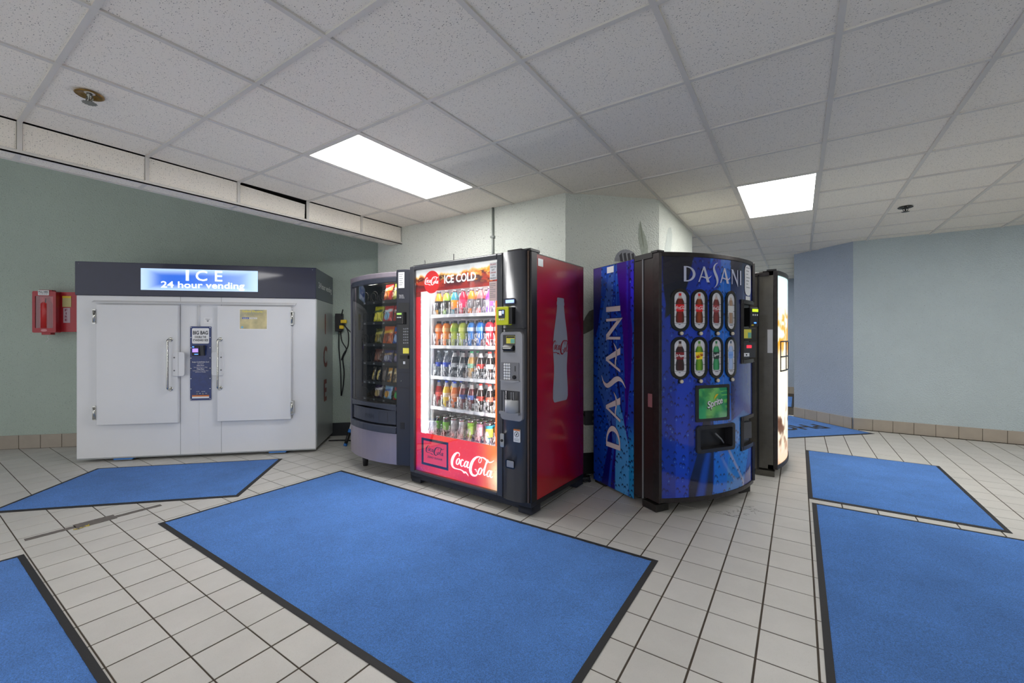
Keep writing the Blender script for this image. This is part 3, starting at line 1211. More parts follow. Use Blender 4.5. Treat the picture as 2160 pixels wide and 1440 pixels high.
# flyer stuck to the right door
def flyfn(U, V):
    n = nfield(U, V, 5, 3, 5)
    c = lerpc(SA(226, 212, 160), SA(168, 160, 120), n * 1.2 - 0.2)
    sky = sstep(0.45, 1.0, V + 0.5 * (0.5 - U))
    c = lerpc(c, SA(140, 150, 150), sky * 0.55 * n * 1.6)
    return c
FL = thing('flyer', 'small yellow paper flyer taped to the right ice machine door', 'flyer', (-5.874, 1.089, 0), math.radians(44.3))
b = MB()
b.box(1.468, 1.738, -0.0436, -0.0424, 1.312, 1.526)
b.build('paper', M_PRINTW, FL)
art('picture', M_ATTR, FL, flyfn, lambda u, v: (1.476 + u * 0.256, -0.0440, 1.322 + v * 0.198), 40, 30)
M_YELLOWP = pmat('yellow_print', S(238, 226, 90), 0.5)
M_OLIVE = pmat('olive_print', S(150, 130, 60), 0.5)
M_FBLUE = pmat('mid_blue_print', S(50, 90, 190), 0.5)
letter('lettering', text_shape('Follow Phoenix !', 0.02), (1.502, 1.708, 1.492, 1.512), M_YELLOWP, FL, off=0.0446)
letter('lettering', text_shape('to stay up to date on offers', 0.0), (1.520, 1.700, 1.472, 1.480), M_OLIVE, FL, off=0.0446)
letter('lettering', text_shape('and news near you', 0.0), (1.530, 1.690, 1.460, 1.468), M_OLIVE, FL, off=0.0446)
b = MB()
b.box(1.498, 1.562, -0.0448, -0.0441, 1.424, 1.440)
b.build('caption_bar', M_FBLUE, FL)
b = MB()
b.box(1.566, 1.640, -0.0448, -0.0441, 1.424, 1.440)
b.build('caption_bar', M_PRINTW, FL)
letter('lettering', text_shape('facebook', 0.01), (1.505, 1.555, 1.427, 1.437), M_PRINTW, FL, off=0.0452)
letter('lettering', text_shape('Instagram', 0.01), (1.572, 1.634, 1.427, 1.437), M_OLIVE, FL, off=0.0452)
letter('emblem', disc_shape(), (1.486, 1.510, 1.326, 1.350), pmat('sky_print', S(130, 190, 220), 0.5), FL, off=0.0448)

# wall box with plugs right of the ice machine, and its cords
WB = thing('outlet_box', 'black wall outlet box with yellow plugs beside the ice machine', 'outlet', (-7.31 + 3.555 * 0.7071, 0.74 + 3.555 * 0.7071, 0), math.radians(45))
b = MB()
b.box(-0.045, 0.045, -0.075, 0.0, 1.31, 1.53)
b.build('box', M_BLACK, WB, bevel=0.006)
M_YELLOW = pmat('yellow_plastic', S(228, 196, 40), 0.45)
for (x, z, dx) in ((0.045, 1.43, 0.05), (0.030, 1.36, 0.03)):
    b = MB()
    b.box(x - 0.02, x + dx, -0.105, -0.06, z - 0.02, z + 0.022)
    b.build('plug', M_YELLOW, WB, bevel=0.005)
for pts in ([(0.06, -0.085, 1.40), (0.12, -0.09, 1.30), (0.11, -0.05, 1.12), (0.04, -0.02, 1.02), (0.02, -0.015, 0.95)],
            [(0.02, -0.07, 1.31), (0.03, -0.06, 1.18), (0.10, -0.06, 1.08), (0.03, -0.02, 0.98), (0.055, -0.015, 0.80), (0.04, -0.012, 0.62), (0.02, -0.012, 0.50)],
            [(0.03, -0.07, 1.50), (0.05, -0.09, 1.58)], [(0.07, -0.09, 1.38), (0.14, -0.10, 1.30), (0.18, -0.10, 1.26)],
            [(0.0, -0.07, 1.31), (-0.01, -0.03, 1.10), (0.01, -0.012, 0.86), (0.015, -0.012, 0.5)]):
    P = [Vector(p) for p in pts]
    C = []
    for i in range(len(P) - 1):
        for k in range(5):
            C.append(P[i].lerp(P[i + 1], k / 5))
    C.append(P[-1])
    for _ in range(3):
        C = [C[0]] + [(C[i - 1] + C[i] * 2 + C[i + 1]) / 4 for i in range(1, len(C) - 1)] + [C[-1]]
    b = MB()
    b.tube(C, 0.007, 6)
    b.build('cord', M_BLACK, WB)

# fire extinguisher box
FE = thing('extinguisher_box', 'red plastic fire extinguisher box on the green wall', 'fire box', (-7.31 + 0.446 * 0.7071, 0.74 + 0.446 * 0.7071, 0), math.radians(45))
M_RED = pmat('red_plastic', S(172, 30, 42), 0.35, coat=0.2)
M_REDW = glass_mat('red_clear_plastic', (0.95, 0.72, 0.74, 1), 0.08, 1.4)
M_PINK = pmat('pink_plastic', S(228, 110, 125), 0.5)
b = MB()
b.prism(rrect(0.015, 0.37, 1.295, 1.735, 0.015), -0.10, 0.0, front)
b.build('back_box', M_RED, FE)
b = MB()   # raised cover with a window opening
outer, inner = rrect(0, 0.215, 1.285, 1.735, 0.014), rrect(0.025, 0.190, 1.335, 1.682, 0.006)
n = len(outer)
for (h0, h1) in ((-0.17, -0.10),):
    vs = [(p[0], h0, p[1]) for p in outer] + [(p[0], h0, p[1]) for p in inner] + [(p[0], h1, p[1]) for p in outer] + [(p[0], h1 + 0.01, p[1]) for p in inner]
    fs = []
    for k in range(n):
        j = (k + 1) % n
        fs += [(k, j, n + j, n + k), (k, j, 2 * n + j, 2 * n + k), (n + k, n + j, 3 * n + j, 3 * n + k)]
    b.add(vs, fs)
b.build('cover', M_RED, FE)
b = MB()
b.box(0.024, 0.191, -0.166, -0.163, 1.334, 1.683)
b.build('window_pane', M_REDW, FE)
b = MB()
b.box(0.024, 0.191, -0.112, -0.101, 1.334, 1.683)
b.build('liner', M_PINK, FE)
b = MB()
b.lathe([(0.045, 1.335), (0.045, 1.60), (0.02, 1.64), (0.02, 1.67)], (0.10, -0.13, 0), 14)
b.build('cylinder', pmat('extinguisher_red', S(200, 40, 40), 0.25), FE)
b = MB()
b.tube([(0.118, -0.16, 1.66), (0.108, -0.165, 1.55), (0.098, -0.165, 1.43)], 0.004, 6)
b.build('hose', M_BLACK, FE)
b = MB()
b.prism(rrect(0.055, 0.155, 1.690, 1.744, 0.004), -0.174, -0.171, front)
pl = b.build('pull_label', M_PRINTW, FE)
letter('lettering', text_shape('PULL HERE', 0.02), (0.062, 0.148, 1.716, 1.736), M_DARKTXT, pl, off=0.1748)
letter('lettering', text_shape('IN CASE OF FIRE', 0.01), (0.066, 0.144, 1.700, 1.708), M_DARKTXT, pl, off=0.1748)
b = MB()
b.box(0.05, 0.17, -0.16, -0.10, 1.735, 1.750)
b.build('latch', M_RED, FE, bevel=0.004)
b = MB()
b.box(0.075, 0.16, -0.16, -0.10, 1.262, 1.286)
b.build('latch', M_RED, FE, bevel=0.004)
letter('emblem', disc_shape(), (0.078, 0.136, 1.296, 1.324), pmat('pale_pink', S(220, 150, 155), 0.5), FE, off=0.1705)
b = MB()
b.tube([(0.118, -0.13, 1.265), (0.12, -0.14, 1.23), (0.135, -0.14, 1.215), (0.125, -0.14, 1.205), (0.10, -0.14, 1.18)], 0.0025, 5)
b.build('seal_tag', M_WHITE, FE)
b = MB()
b.box(0.235, 0.30, -0.1015, -0.1, 1.395, 1.56)
fl = b.build('fire_label', pmat('grey_label', S(190, 170, 180), 0.5), FE)
for k, ch in enumerate('FIRE'):
    w = 0.008 if ch == 'I' else 0.022
    letter('lettering', text_shape(ch, 0.03), (0.262 - w / 2, 0.262 + w / 2, 1.522 - k * 0.036, 1.548 - k * 0.036), pmat('crimson_print', S(130, 40, 70), 0.5), fl, off=0.102)
b = MB()
b.box(0.228, 0.31, -0.103, -0.1, 1.57, 1.69)
b.build('inspection_tag', pmat('tan_card', S(196, 186, 130), 0.6), FE)
b = MB()
b.box(0.228, 0.31, -0.104, -0.103, 1.670, 1.692)
b.build('tag_stripe', M_YELLOW, FE)
# ------------------------------------------------------------------ red glass-front drinks machine
RW, RD, RH = 1.219, 0.795, 1.832
RANG = math.radians(-1.97)
RLOC = Vector((-2.737, 2.54, 0))
RED = thing('drinks_machine', 'red glass-front drinks machine with lit bottles on shelves', 'vending machine', RLOC, RANG)
M_CHAR = pmat('charcoal_metal', S(72, 73, 78), 0.30, metal=0.2, coat=0.15, bump=(900, 0.05, 0.001))
M_CHARD = pmat('dark_frame', S(34, 34, 38), 0.4, coat=0.1)
M_NAVYK = pmat('navy_black_base', S(22, 27, 40), 0.45)
M_FASCIA = pmat('silver_fascia', S(158, 158, 162), 0.38, metal=0.35)
M_FASCD = pmat('grey_fascia', S(128, 128, 132), 0.4, metal=0.3)
M_CAVITY = pmat('white_liner', S(236, 240, 244), 0.5)
M_TUBE = pmat('white_tube', S(255, 255, 255), 0.5, emit=42.0)
M_SHELF = pmat('white_shelf', S(228, 230, 234), 0.45)
M_GLASS = glass_mat('door_glass', (0.985, 0.99, 0.99, 1), 0.0, 0.3)
M_CLEAR = glass_mat('clear_plastic', (0.97, 0.98, 1.0, 1), 0.12, 1.6, milk=0.75)
M_LIT = pmat('backlit_print', (1, 1, 1, 1), 0.25, attr=True, emit=0.72)

# cabinet shell around a hollow interior
b = MB()
z0, z1 = 0.085, RH - 0.012
b.box(0.0, 0.03, 0.06, RD, z0, z1)
b.box(RW - 0.26, RW - 0.004, 0.06, RD, z0, z1)
b.box(0.03, RW - 0.26, RD - 0.05, RD, z0, z1)
b.box(0.03, RW - 0.26, 0.06, RD - 0.05, z1 - 0.05, z1)
b.box(0.03, RW - 0.26, 0.06, RD - 0.05, z0, 0.38)
b.build('cabinet', M_CHARD, RED)
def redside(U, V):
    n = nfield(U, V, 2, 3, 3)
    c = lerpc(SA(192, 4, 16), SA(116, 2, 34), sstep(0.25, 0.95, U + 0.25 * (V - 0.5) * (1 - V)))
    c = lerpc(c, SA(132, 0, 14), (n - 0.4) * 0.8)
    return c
M_REDP = pmat('red_gloss_print', (1, 1, 1, 1), 0.22, attr=True, coat=0.6, coat_rough=0.12)
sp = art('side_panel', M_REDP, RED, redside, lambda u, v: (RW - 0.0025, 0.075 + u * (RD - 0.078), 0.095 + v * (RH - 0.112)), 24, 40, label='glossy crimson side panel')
rs = lambda p, q, o: (RW - 0.0025 + o, p, q)
prof = [(0.0, 0.088), (0.012, 0.103), (0.04, 0.113), (0.12, 0.113), (0.20, 0.105), (0.28, 0.099), (0.34, 0.099), (0.42, 0.106), (0.50, 0.113), (0.58, 0.111), (0.66, 0.100), (0.74, 0.084),
        (0.82, 0.068), (0.88, 0.058), (0.925, 0.053), (0.93, 0.058), (0.958, 0.058), (0.963, 0.053), (0.99, 0.053), (1.0, 0.046)]
out = [(0.407 + w, 0.747 + t * 0.786) for t, w in prof] + [(0.407 - w, 0.747 + t * 0.786) for t, w in reversed(prof)]
M_GREYBOT = pmat('pale_grey_print', S(178, 182, 192), 0.35)
vsb, fsb = [], []
for k, (t, w) in enumerate(prof):
    vsb += [(0.407 - w, 0.747 + t * 0.786), (0.407 + w, 0.747 + t * 0.786)]
    if k:
        fsb.append((2 * k - 2, 2 * k - 1, 2 * k + 1, 2 * k))
b = MB()
b.add([rs(p, q, 0.0015) for p, q in vsb], fsb)
sb = b.build('bottle_print', M_GREYBOT, sp, label='grey bottle silhouette with red script')
M_REDINK = pmat('red_ink', S(170, 22, 30), 0.4)
# script clipped to the bottle outline, as printed
vs, fs = fit(SCRIPT, 0.270, 0.560, 1.095, 1.212)
def wat(q):
    t = (q - 0.747) / 0.786
    return float(np.interp(t, [a for a, _ in prof], [a for _, a in prof]))
vs = [(min(max(p, 0.407 - wat(q)), 0.407 + wat(q)), q) for p, q in vs]
b = MB()
b.add([rs(p, q, 0.003) for p, q in vs], fs)
b.build('lettering', M_REDINK, sb, norm=False)
b = MB()
b.box(RW - 0.0025, RW - 0.001, 0.088, 0.155, 1.735, 1.788)
b.build('silver_sticker', M_SILVER, sp)
b = MB()
b.box(RW - 0.016, RW - 0.001, 0.072, RD, RH - 0.018, RH - 0.012)
b.box(RW - 0.006, RW - 0.001, RD - 0.004, RD, z0, RH - 0.012)
b.box(RW - 0.006, RW, 0.062, RD, 0.062, 0.095)
b.build('edge_trim', M_BLACK, RED)
# base and legs
b = MB()
b.box(0.0, RW, -0.005, 0.07, 0.062, 0.096)
b.box(0.02, RW - 0.02, 0.07, RD - 0.02, 0.066, 0.086)
b.box(0.0, RW, 0.0, 0.05, 0.04, 0.066)
b.build('kick_rail', M_NAVYK, RED, bevel=0.004)
for lx, ly in ((0.0, 0.0), (RW - 0.11, 0.0), (0.0, RD - 0.13), (RW - 0.11, RD - 0.13)):
    b = MB()
    b.box(lx, lx + 0.11, ly, ly + 0.12, 0.012, 0.064)
    lg = b.build('leg', M_NAVYK, RED, bevel=0.003)
    b = MB()
    b.lathe([(0.016, 0.0), (0.016, 0.005), (0.007, 0.007), (0.007, 0.014)], (lx + 0.055, ly + 0.05, 0), 12)
    b.build('glide', M_DSTEEL, lg)
# door frame
b = MB()
fo, fi = (0.0, 0.985, 0.095, 1.832), (0.052, 0.934, 0.117, 1.795)
def ringbox(b, o, i, y0, y1):
    b.box(o[0], i[0], y0, y1, o[2], o[3])
    b.box(i[1], o[1], y0, y1, o[2], o[3])
    b.box(i[0], i[1], y0, y1, o[2], i[2])
    b.box(i[0], i[1], y0, y1, i[3], o[3])
ringbox(b, fo, fi, -0.022, 0.062)
dr = b.build('door_frame', M_CHAR, RED, bevel=0.008, seg=3)
b = MB()
b.box(0.03, RW - 0.02, -0.012, 0.05, RH, RH + 0.006)
b.box(RW - 0.19, RW - 0.07, -0.02, 0.07, RH, RH + 0.016)
b.box(RW - 0.075, RW - 0.005, -0.005, 0.12, RH - 0.006, RH + 0.014)
b.build('top_cap', M_BLACK, RED, bevel=0.003)
b = MB()
b.box(fi[0], fi[1], -0.004, -0.001, fi[2], fi[3])
b.build('glass', M_GLASS, RED)
# lit graphics behind the glass edge
def header(U, V):
    n = nfield(U, V, 14, 5, 11)
    n2 = nfield(U, V, 26, 9, 12, 3)
    n3 = nfield(U, V, 60, 20, 13, 2)
    top = 0.66 + 0.16 * (nfield(U, V * 0, 15, 2, 5) - 0.5) * 2 + 0.10 * sstep(0.55, 0.62, U) + 0.05 * (nfield(U, V * 0, 40, 2, 8) - 0.5)
    white = lerpc(SA(214, 216, 216), SA(236, 236, 232), n)
    cola = lerpc(SA(62, 8, 4), SA(180, 48, 6), sstep(0.35, 0.62, n))
    cola = lerpc(cola, SA(246, 150, 30), sstep(0.55, 0.72, n2 * 0.6 + 0.4 * V + 0.25 * (U - 0.5)))
    cola = lerpc(cola, SA(255, 214, 120), sstep(0.62, 0.72, n3) * sstep(0.35, 0.7, V))
    cola = lerpc(cola, SA(160, 20, 14), sstep(0.35, 0.0, V) * 0.75)
    c = lerpc(cola, white, sstep(-0.01, 0.02, V - top))
    rim = np.exp(-((V - top) / 0.045) ** 2)
    return lerpc(c, SA(250, 190, 90), rim * 0.75)
hdz0, hdz1 = 1.612, 1.795
def hmp(u, v):
    zl = hdz0 - 0.055 * sstep(0.16, 0.10, u) if v < 0.5 else 0
    zb = hdz0
    return (fi[0] + u * (fi[1] - fi[0]), 0.004, zb + v * (hdz1 - zb))
hp = art('header_graphic', M_LIT, RED, header, hmp, 150, 40, label='lit iced cola header graphic')
# the dark corner that runs down beside the disc
art('header_graphic', M_LIT, RED, lambda U, V: lerpc(SA(96, 16, 10), SA(150, 40, 14), nfield(U, V, 4, 4, 2)), lambda u, v: (fi[0] + u * 0.055, 0.004, 1.572 + v * 0.040), 6, 6)
M_WLIT = pmat('lit_white_ink', S(255, 255, 255), 0.4, emit=0.9)
M_RLIT = pmat('lit_red_ink', S(228, 32, 28), 0.4, emit=0.55)
dsc = letter('disc_logo', disc_shape(36), (0.152, 0.334, 1.592, 1.778), M_RLIT, RED, off=-0.0015, label='red disc with white script')
letter('lettering', SCRIPT, (0.162, 0.326, 1.655, 1.728), M_WLIT, dsc, off=0.0)
letter('lettering', text_shape('ICE COLD', 0.025), (0.385, 0.718, 1.662, 1.728), M_WLIT, hp, off=-0.002)
# side strips of red film and lower panel
def strip(U, V):
    return lerpc(SA(220, 34, 40), SA(190, 20, 34), nfield(U, V, 2, 9, 4))
art('film_strip', M_LIT, RED, strip, lambda u, v: (fi[0] + u * 0.055, 0.004, 0.44 + v * 1.132), 4, 40)
def strip2(U, V):
    c = lerpc(SA(255, 86, 40), SA(228, 34, 44), sstep(0.35, 0.5, V) * sstep(0.72, 0.6, V))
    return lerpc(c, SA(255, 150, 60), (1 - U) * 0.6)
art('film_strip', M_LIT, RED, strip2, lambda u, v: (0.902 + u * (fi[1] - 0.902), 0.004, 0.44 + v * 1.172), 6, 60)
def lower(U, V):
    c = lerpc(SA(196, 24, 66), SA(242, 52, 40), sstep(0.05, 0.6, U + 0.25 * V))
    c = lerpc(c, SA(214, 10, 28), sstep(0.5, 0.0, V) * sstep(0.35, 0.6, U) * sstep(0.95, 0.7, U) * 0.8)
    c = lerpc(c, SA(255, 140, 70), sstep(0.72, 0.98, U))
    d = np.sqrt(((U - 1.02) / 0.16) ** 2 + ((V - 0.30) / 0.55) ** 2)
    c = lerpc(c, SA(255, 240, 190), sstep(1.1, 0.2, d))  # hot spot of the tube behind, painted into the panel colour
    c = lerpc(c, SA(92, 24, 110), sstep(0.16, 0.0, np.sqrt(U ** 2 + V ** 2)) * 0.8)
    rng = np.random.RandomState(4)
    for k in range(150):
        cx, cy, r = rng.rand(), rng.rand() ** 1.3, 0.0035 + 0.004 * rng.rand()
        dd = np.sqrt((U - cx) ** 2 + ((V - cy) * 0.37) ** 2)
        c = lerpc(c, np.minimum(c.mean(axis=(0, 1)) * 2.2, 1.0), np.clip(1.2 - dd / r, 0, 1) * 0.45)
    return c
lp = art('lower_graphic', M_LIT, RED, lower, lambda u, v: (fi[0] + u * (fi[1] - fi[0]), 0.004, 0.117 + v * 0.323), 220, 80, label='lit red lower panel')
M_NAVYFR = pmat('navy_print', S(34, 36, 78), 0.4)
M_ROSE = pmat('rose_print', S(232, 60, 84), 0.4, emit=0.55)
b = MB()
ringbox(b, (0.122, 0.430, 0.176, 0.398), (0.146, 0.412, 0.196, 0.378), 0.0005, 0.0025)
zs = b.build('picture_frame', M_NAVYFR, RED)
b = MB()
b.box(0.146, 0.412, 0.0015, 0.003, 0.196, 0.378)
b.build('picture', M_ROSE, zs)
letter('lettering', SCRIPT, (0.172, 0.385, 0.268, 0.345), M_DARKTXT, zs, off=-0.0008)
letter('lettering', text_shape('ZERO SUGAR', 0.02), (0.192, 0.366, 0.242, 0.258), M_DARKTXT, zs, off=-0.0008)
letter('logo', SCRIPT, (0.457, 0.893, 0.172, 0.342), M_WLIT, lp, off=-0.002, label='large white script logo')
b = MB()
b.box(0.86, 0.925, -0.008, -0.0045, 1.652, 1.778)
dc = b.build('can_decal', M_PRINTW, RED)
for k, (s, col) in enumerate((('BALANCE', M_REDINK), ('WHAT YOU', M_DARKTXT), ('EAT', M_DARKTXT), ('DRINK', M_REDINK), ('& DO', M_DARKTXT), ('BALANCE', M_DARKTXT))):
    w = 0.052 if len(s) > 4 else 0.026
    letter('lettering', text_shape(s, 0.01), (0.893 - w / 2, 0.893 + w / 2, 1.758 - k * 0.020, 1.770 - k * 0.020), col, dc, off=0.0085)
b = MB()
b.box(0.855, 0.925, -0.0075, -0.0045, 1.498, 1.640)
nt_ = b.build('paper_notice', pmat('faded_paper', S(222, 196, 192), 0.6), RED)
for k in range(8):
    b = MB()
    w = 0.05 if k not in (2, 5) else 0.03
    b.box(0.862, 0.862 + w, -0.0082, -0.0075, 1.622 - k * 0.014, 1.625 - k * 0.014)
    b.build('text_line', M_GREYPL, nt_)
# interior: liner, light columns, shelves
IX0, IX1, IY1 = 0.050, 0.955, 0.56
b = MB()
b.box(IX0, IX1, IY1, IY1 + 0.01, 0.40, 1.78)
b.box(IX0, IX0 + 0.006, 0.066, IY1, 0.40, 1.78)
b.box(IX1 - 0.006, IX1, 0.066, IY1, 0.40, 1.78)
b.box(IX0, IX1, 0.066, IY1, 1.755, 1.765)
b.box(IX0, IX1, 0.066, IY1, 0.392, 0.400)
b.build('liner', M_CAVITY, RED)
b = MB()
b.box(0.110, 0.136, 0.016, 0.040, 0.43, 1.60)
b.build('light_column', M_TUBE, RED, label='bright white light column')
b = MB()
b.box(0.066, 0.150, 0.046, 0.066, 0.42, 1.62)
b.box(0.160, 0.164, 0.066, 0.10, 0.42, 1.62)
b.build('light_housing', M_SHELF, RED)
b = MB()
b.box(0.915, 0.928, 0.020, 0.060, 0.42, 1.60)
b.build('light_column', M_TUBE, RED)
b = MB()
b.box(0.10, 0.92, 0.03, 0.06, 1.735, 1.745)
b.build('light_column', M_TUBE, RED)
SHELVES = [1.418, 1.163, 0.908, 0.655]
LANES = [0.186 + 0.0925 * k for k in range(8)]
for si, z in enumerate(SHELVES + [0.412]):
    b = MB()
    b.box(0.150, 0.935, 0.075, 0.54, z - 0.014, z)
    sh = b.build('shelf', M_SHELF, RED)
    if si < 4:
        b = MB()
        n = 64
        def wav(u, v):
            x = 0.150 + u * 0.785
            return (x, 0.070 - 0.006 * abs(math.sin(u * math.pi * 8)), z - 0.022 + v * 0.026)
        b.grid(wav, n, 1)
        b.build('front_rail', M_SHELF, sh, norm=False)
    for k in range(9):
        b = MB()
        x = LANES[0] - 0.04625 + 0.0925 * k
        b.box(x - 0.001, x + 0.001, 0.085, 0.54, z, z + 0.055)
        b.build('lane_divider', M_CLEAR, sh)
    for k in range(8):   # clear curved stop in front of each lane
        b = MB()
        x = LANES[k] + 0.008
        def stop(u, v):
            a = (u - 0.5) * 2.2
            return (x + 0.031 * math.sin(a) , 0.098 - 0.022 * math.cos(a), z + 0.004 + v * 0.098)
        b.grid(stop, 8, 2)
        b.build('bottle_stop', M_CLEAR, sh, norm=False)
b = MB()
b.box(0.14, 0.235, 0.035, 0.064, 0.412, 0.535)
b.build('lift_bracket', M_CLEAR, RED)

# control column
b = MB()
cpts = [(0.985, 0.06), (0.985, -0.012), (0.998, -0.026), (1.04, -0.038), (1.10, -0.040), (1.155, -0.032), (1.180, -0.018), (1.186, 0.0), (1.186, 0.06)]
b.prism(cpts, 0.095, RH, lambda p, q, h: (p, q, h), smooth=False)
cc = b.build('control_column', M_CHAR, RED, label='charcoal control column')
for p in cc.data.polygons:
    p.use_smooth = len(p.vertices) == 4
b = MB()
b.box(1.1875, 1.2015, -0.004, 0.06, 0.095, RH - 0.004)
b.build('door_edge', pmat('bronze_trim', S(96, 80, 70), 0.4, metal=0.5), RED)
b = MB()
b.box(1.203, RW, 0.004, 0.072, 0.095, RH - 0.010)
b.build('door_seal', M_BLACK, RED)
b = MB()
b.box(0.986, 1.187, -0.0405, -0.02, 1.293, 1.2965)
b.build('column_joint', M_BLACK, cc)
def plate(name, x0, x1, z0, z1, y0, y1, mat, par, r=0.006, **k):
    b = MB()
    b.prism(rrect(x0, x1, z0, z1, r), y0, y1, front)
    return b.build(name, mat, par, **k)
fa = plate('fascia', 0.990, 1.178, 0.655, 1.272, -0.050, -0.025, M_FASCIA, RED, r=0.03, bevel=0.003, label='silver payment fascia')
dp = plate('display', 1.012, 1.115, 1.462, 1.505, -0.046, -0.030, M_NAVY, RED, r=0.012)
plate('screen', 1.034, 1.106, 1.472, 1.494, -0.0475, -0.0455, pmat('pale_blue_screen', S(150, 180, 255), 0.3, emit=1.2), dp, r=0.002)
rd = plate('card_reader', 0.978, 1.085, 1.318, 1.445, -0.085, -0.035, pmat('lime_plastic', S(206, 212, 30), 0.4, emit=0.05), RED, r=0.012, bevel=0.004, label='lime green card reader')
b = MB()
b.box(1.085, 1.112, -0.078, -0.03, 1.325, 1.440)
b.build('reader_back', M_BLACK, rd)
plate('screen', 1.002, 1.056, 1.365, 1.425, -0.0875, -0.0855, pmat('reader_screen', S(40, 46, 60), 0.2, emit=0.3), rd, r=0.003)
plate('screen_tile', 1.006, 1.028, 1.385, 1.415, -0.0885, -0.0875, M_WLIT, rd, r=0.002)
plate('screen_tile', 1.034, 1.048, 1.395, 1.418, -0.0885, -0.0875, pmat('pale_glow', S(170, 190, 240), 0.4, emit=0.8), rd, r=0.002)
for k in range(3):
    plate('key', 1.006 + k * 0.017, 1.016 + k * 0.017, 1.352, 1.360, -0.0875, -0.0855, M_PRINTW, rd, r=0.002)
plate('bill_recess', 1.015, 1.118, 1.128, 1.250, -0.052, -0.047, M_BLACKG, fa, r=0.003)
plate('bill_label', 1.045, 1.118, 1.190, 1.242, -0.054, -0.0515, M_YELLOWP, fa, r=0.002)
plate('bill_label_art', 1.082, 1.117, 1.192, 1.222, -0.055, -0.0538, pmat('teal_print', S(120, 190, 170), 0.5), fa, r=0.002)
plate('bill_label_band', 1.047, 1.116, 1.228, 1.240, -0.055, -0.0538, M_DARKTXT, fa, r=0.001)
b = MB()
b.prism([(-0.075, 1.150), (-0.075, 1.164), (-0.05, 1.182), (-0.05, 1.135)], 1.022, 1.110, lambda p, q, h: (h, p, q))
b.build('bill_mouth', M_BLACK, fa, bevel=0.003)
b = MB()
b.box(1.03, 1.10, -0.0765, -0.0745, 1.154, 1.160)
b.build('bill_slot', M_CHROME, fa)
kp = plate('keypad', 0.999, 1.152, 0.932, 1.058, -0.054, -0.045, M_FASCD, fa, r=0.004)
for r_ in range(6):
    for c_ in range(3):
        b = MB()
        b.lathe([(0.0085, 0), (0.0085, 0.003), (0.006, 0.004)], (1.033 + c_ * 0.0195, -0.054, 1.043 - r_ * 0.0195), 10, axis='y')
        b.build('key', M_PRINTW, fa)
plate('coin_slot', 1.119, 1.124, 0.998, 1.036, -0.0555, -0.0535, M_BLACK, fa, r=0.001)
b = MB()
b.lathe([(0.014, 0), (0.014, 0.008), (0.010, 0.012)], (1.115, -0.054, 0.958), 14, axis='y')
b.build('coin_return', M_BLACK, fa)
b = MB()
b.prism([(0.995 + 0.165 * k / 10, 0.930 - 0.012 * math.sin(math.pi * k / 10)) for k in range(11)] + [(1.16, 0.934), (0.995, 0.934)], -0.062, -0.05, front)
b.build('lip', M_FASCIA, fa)
# delivery window
plate('delivery_recess', 0.994, 1.158, 0.705, 0.862, -0.0515, -0.047, pmat('recess_grey', S(62, 62, 66), 0.5), fa, r=0.003)  # plain dark grey plate behind the delivery door
b = MB()
b.lathe([(0.055, 0.715), (0.055, 0.80)], (1.095, -0.045, 0), 18)
b.build('delivery_cup', pmat('milk_plastic', S(176, 178, 180), 0.4), fa)
b = MB()
def dor(u, v):
    a = (u - 0.5) * 2.0
    return (1.092 + 0.064 * math.sin(a), -0.035 - 0.034 * math.cos(a), 0.712 + v * 0.146)
b.grid(dor, 12, 1)
b.build('delivery_door', glass_mat('smoked_plastic', (0.8, 0.8, 0.82, 1), 0.05, 1.5), fa, norm=False)
for x in (1.035, 1.100, 1.120):
    b = MB()
    b.box(x, x + 0.004, -0.075, -0.070, 0.715, 0.856)
    b.build('delivery_rod', M_FASCIA, fa)
b = MB()
b.prism([(0.994 + 0.165 * k / 10, 0.700 - 0.010 * math.sin(math.pi * k / 10)) for k in range(11)] + [(1.159, 0.716), (0.994, 0.716)], -0.072, -0.05, front)
b.build('delivery_sill', M_FASCIA, fa)
lk = plate('lock', 0.984, 1.018, 0.458, 0.555, -0.046, -0.02, M_CHROME, RED, r=0.008, bevel=0.002)
b = MB()
b.lathe([(0.010, 0), (0.010, 0.004), (0.005, 0.005)], (1.0, -0.046, 0.505), 12, axis='y')
b.build('lock_cylinder', M_DSTEEL, lk)
ws = plate('warning_sticker', 1.098, 1.152, 0.510, 0.598, -0.0412, -0.034, M_PRINTW, RED, r=0.002)
plate('warning_stripe', 1.098, 1.152, 0.588, 0.598, -0.0420, -0.0412, M_ORANGE, ws, r=0.001)
letter('emblem', disc_shape(), (1.106, 1.144, 0.545, 0.583), M_DARKTXT, ws, off=0.0418)
letter('emblem', disc_shape(), (1.110, 1.140, 0.549, 0.579), M_PRINTW, ws, off=0.0422)
letter('emblem', poly([(0, 0), (0.6, 0.2), (1, 1), (0.4, 0.7)]), (1.116, 1.134, 0.553, 0.575), M_DARKTXT, ws, off=0.0426)
for k in range(3):
    b = MB()
    b.box(1.104, 1.146, -0.0418, -0.0412, 0.518 + k * 0.007, 0.520 + k * 0.007)
    b.build('text_line', M_GREYPL, ws)
cr = plate('coin_cup', 1.030, 1.108, 0.318, 0.378, -0.0425, -0.02, M_BLACKG, RED, r=0.012)
plate('coin_flap', 1.044, 1.104, 0.328, 0.374, -0.050, -0.0425, M_FASCIA, cr, r=0.006, bevel=0.003)
# thin aerials on top
for ax, ay in ((0.34, 0.45), (0.90, 0.60)):
    pass
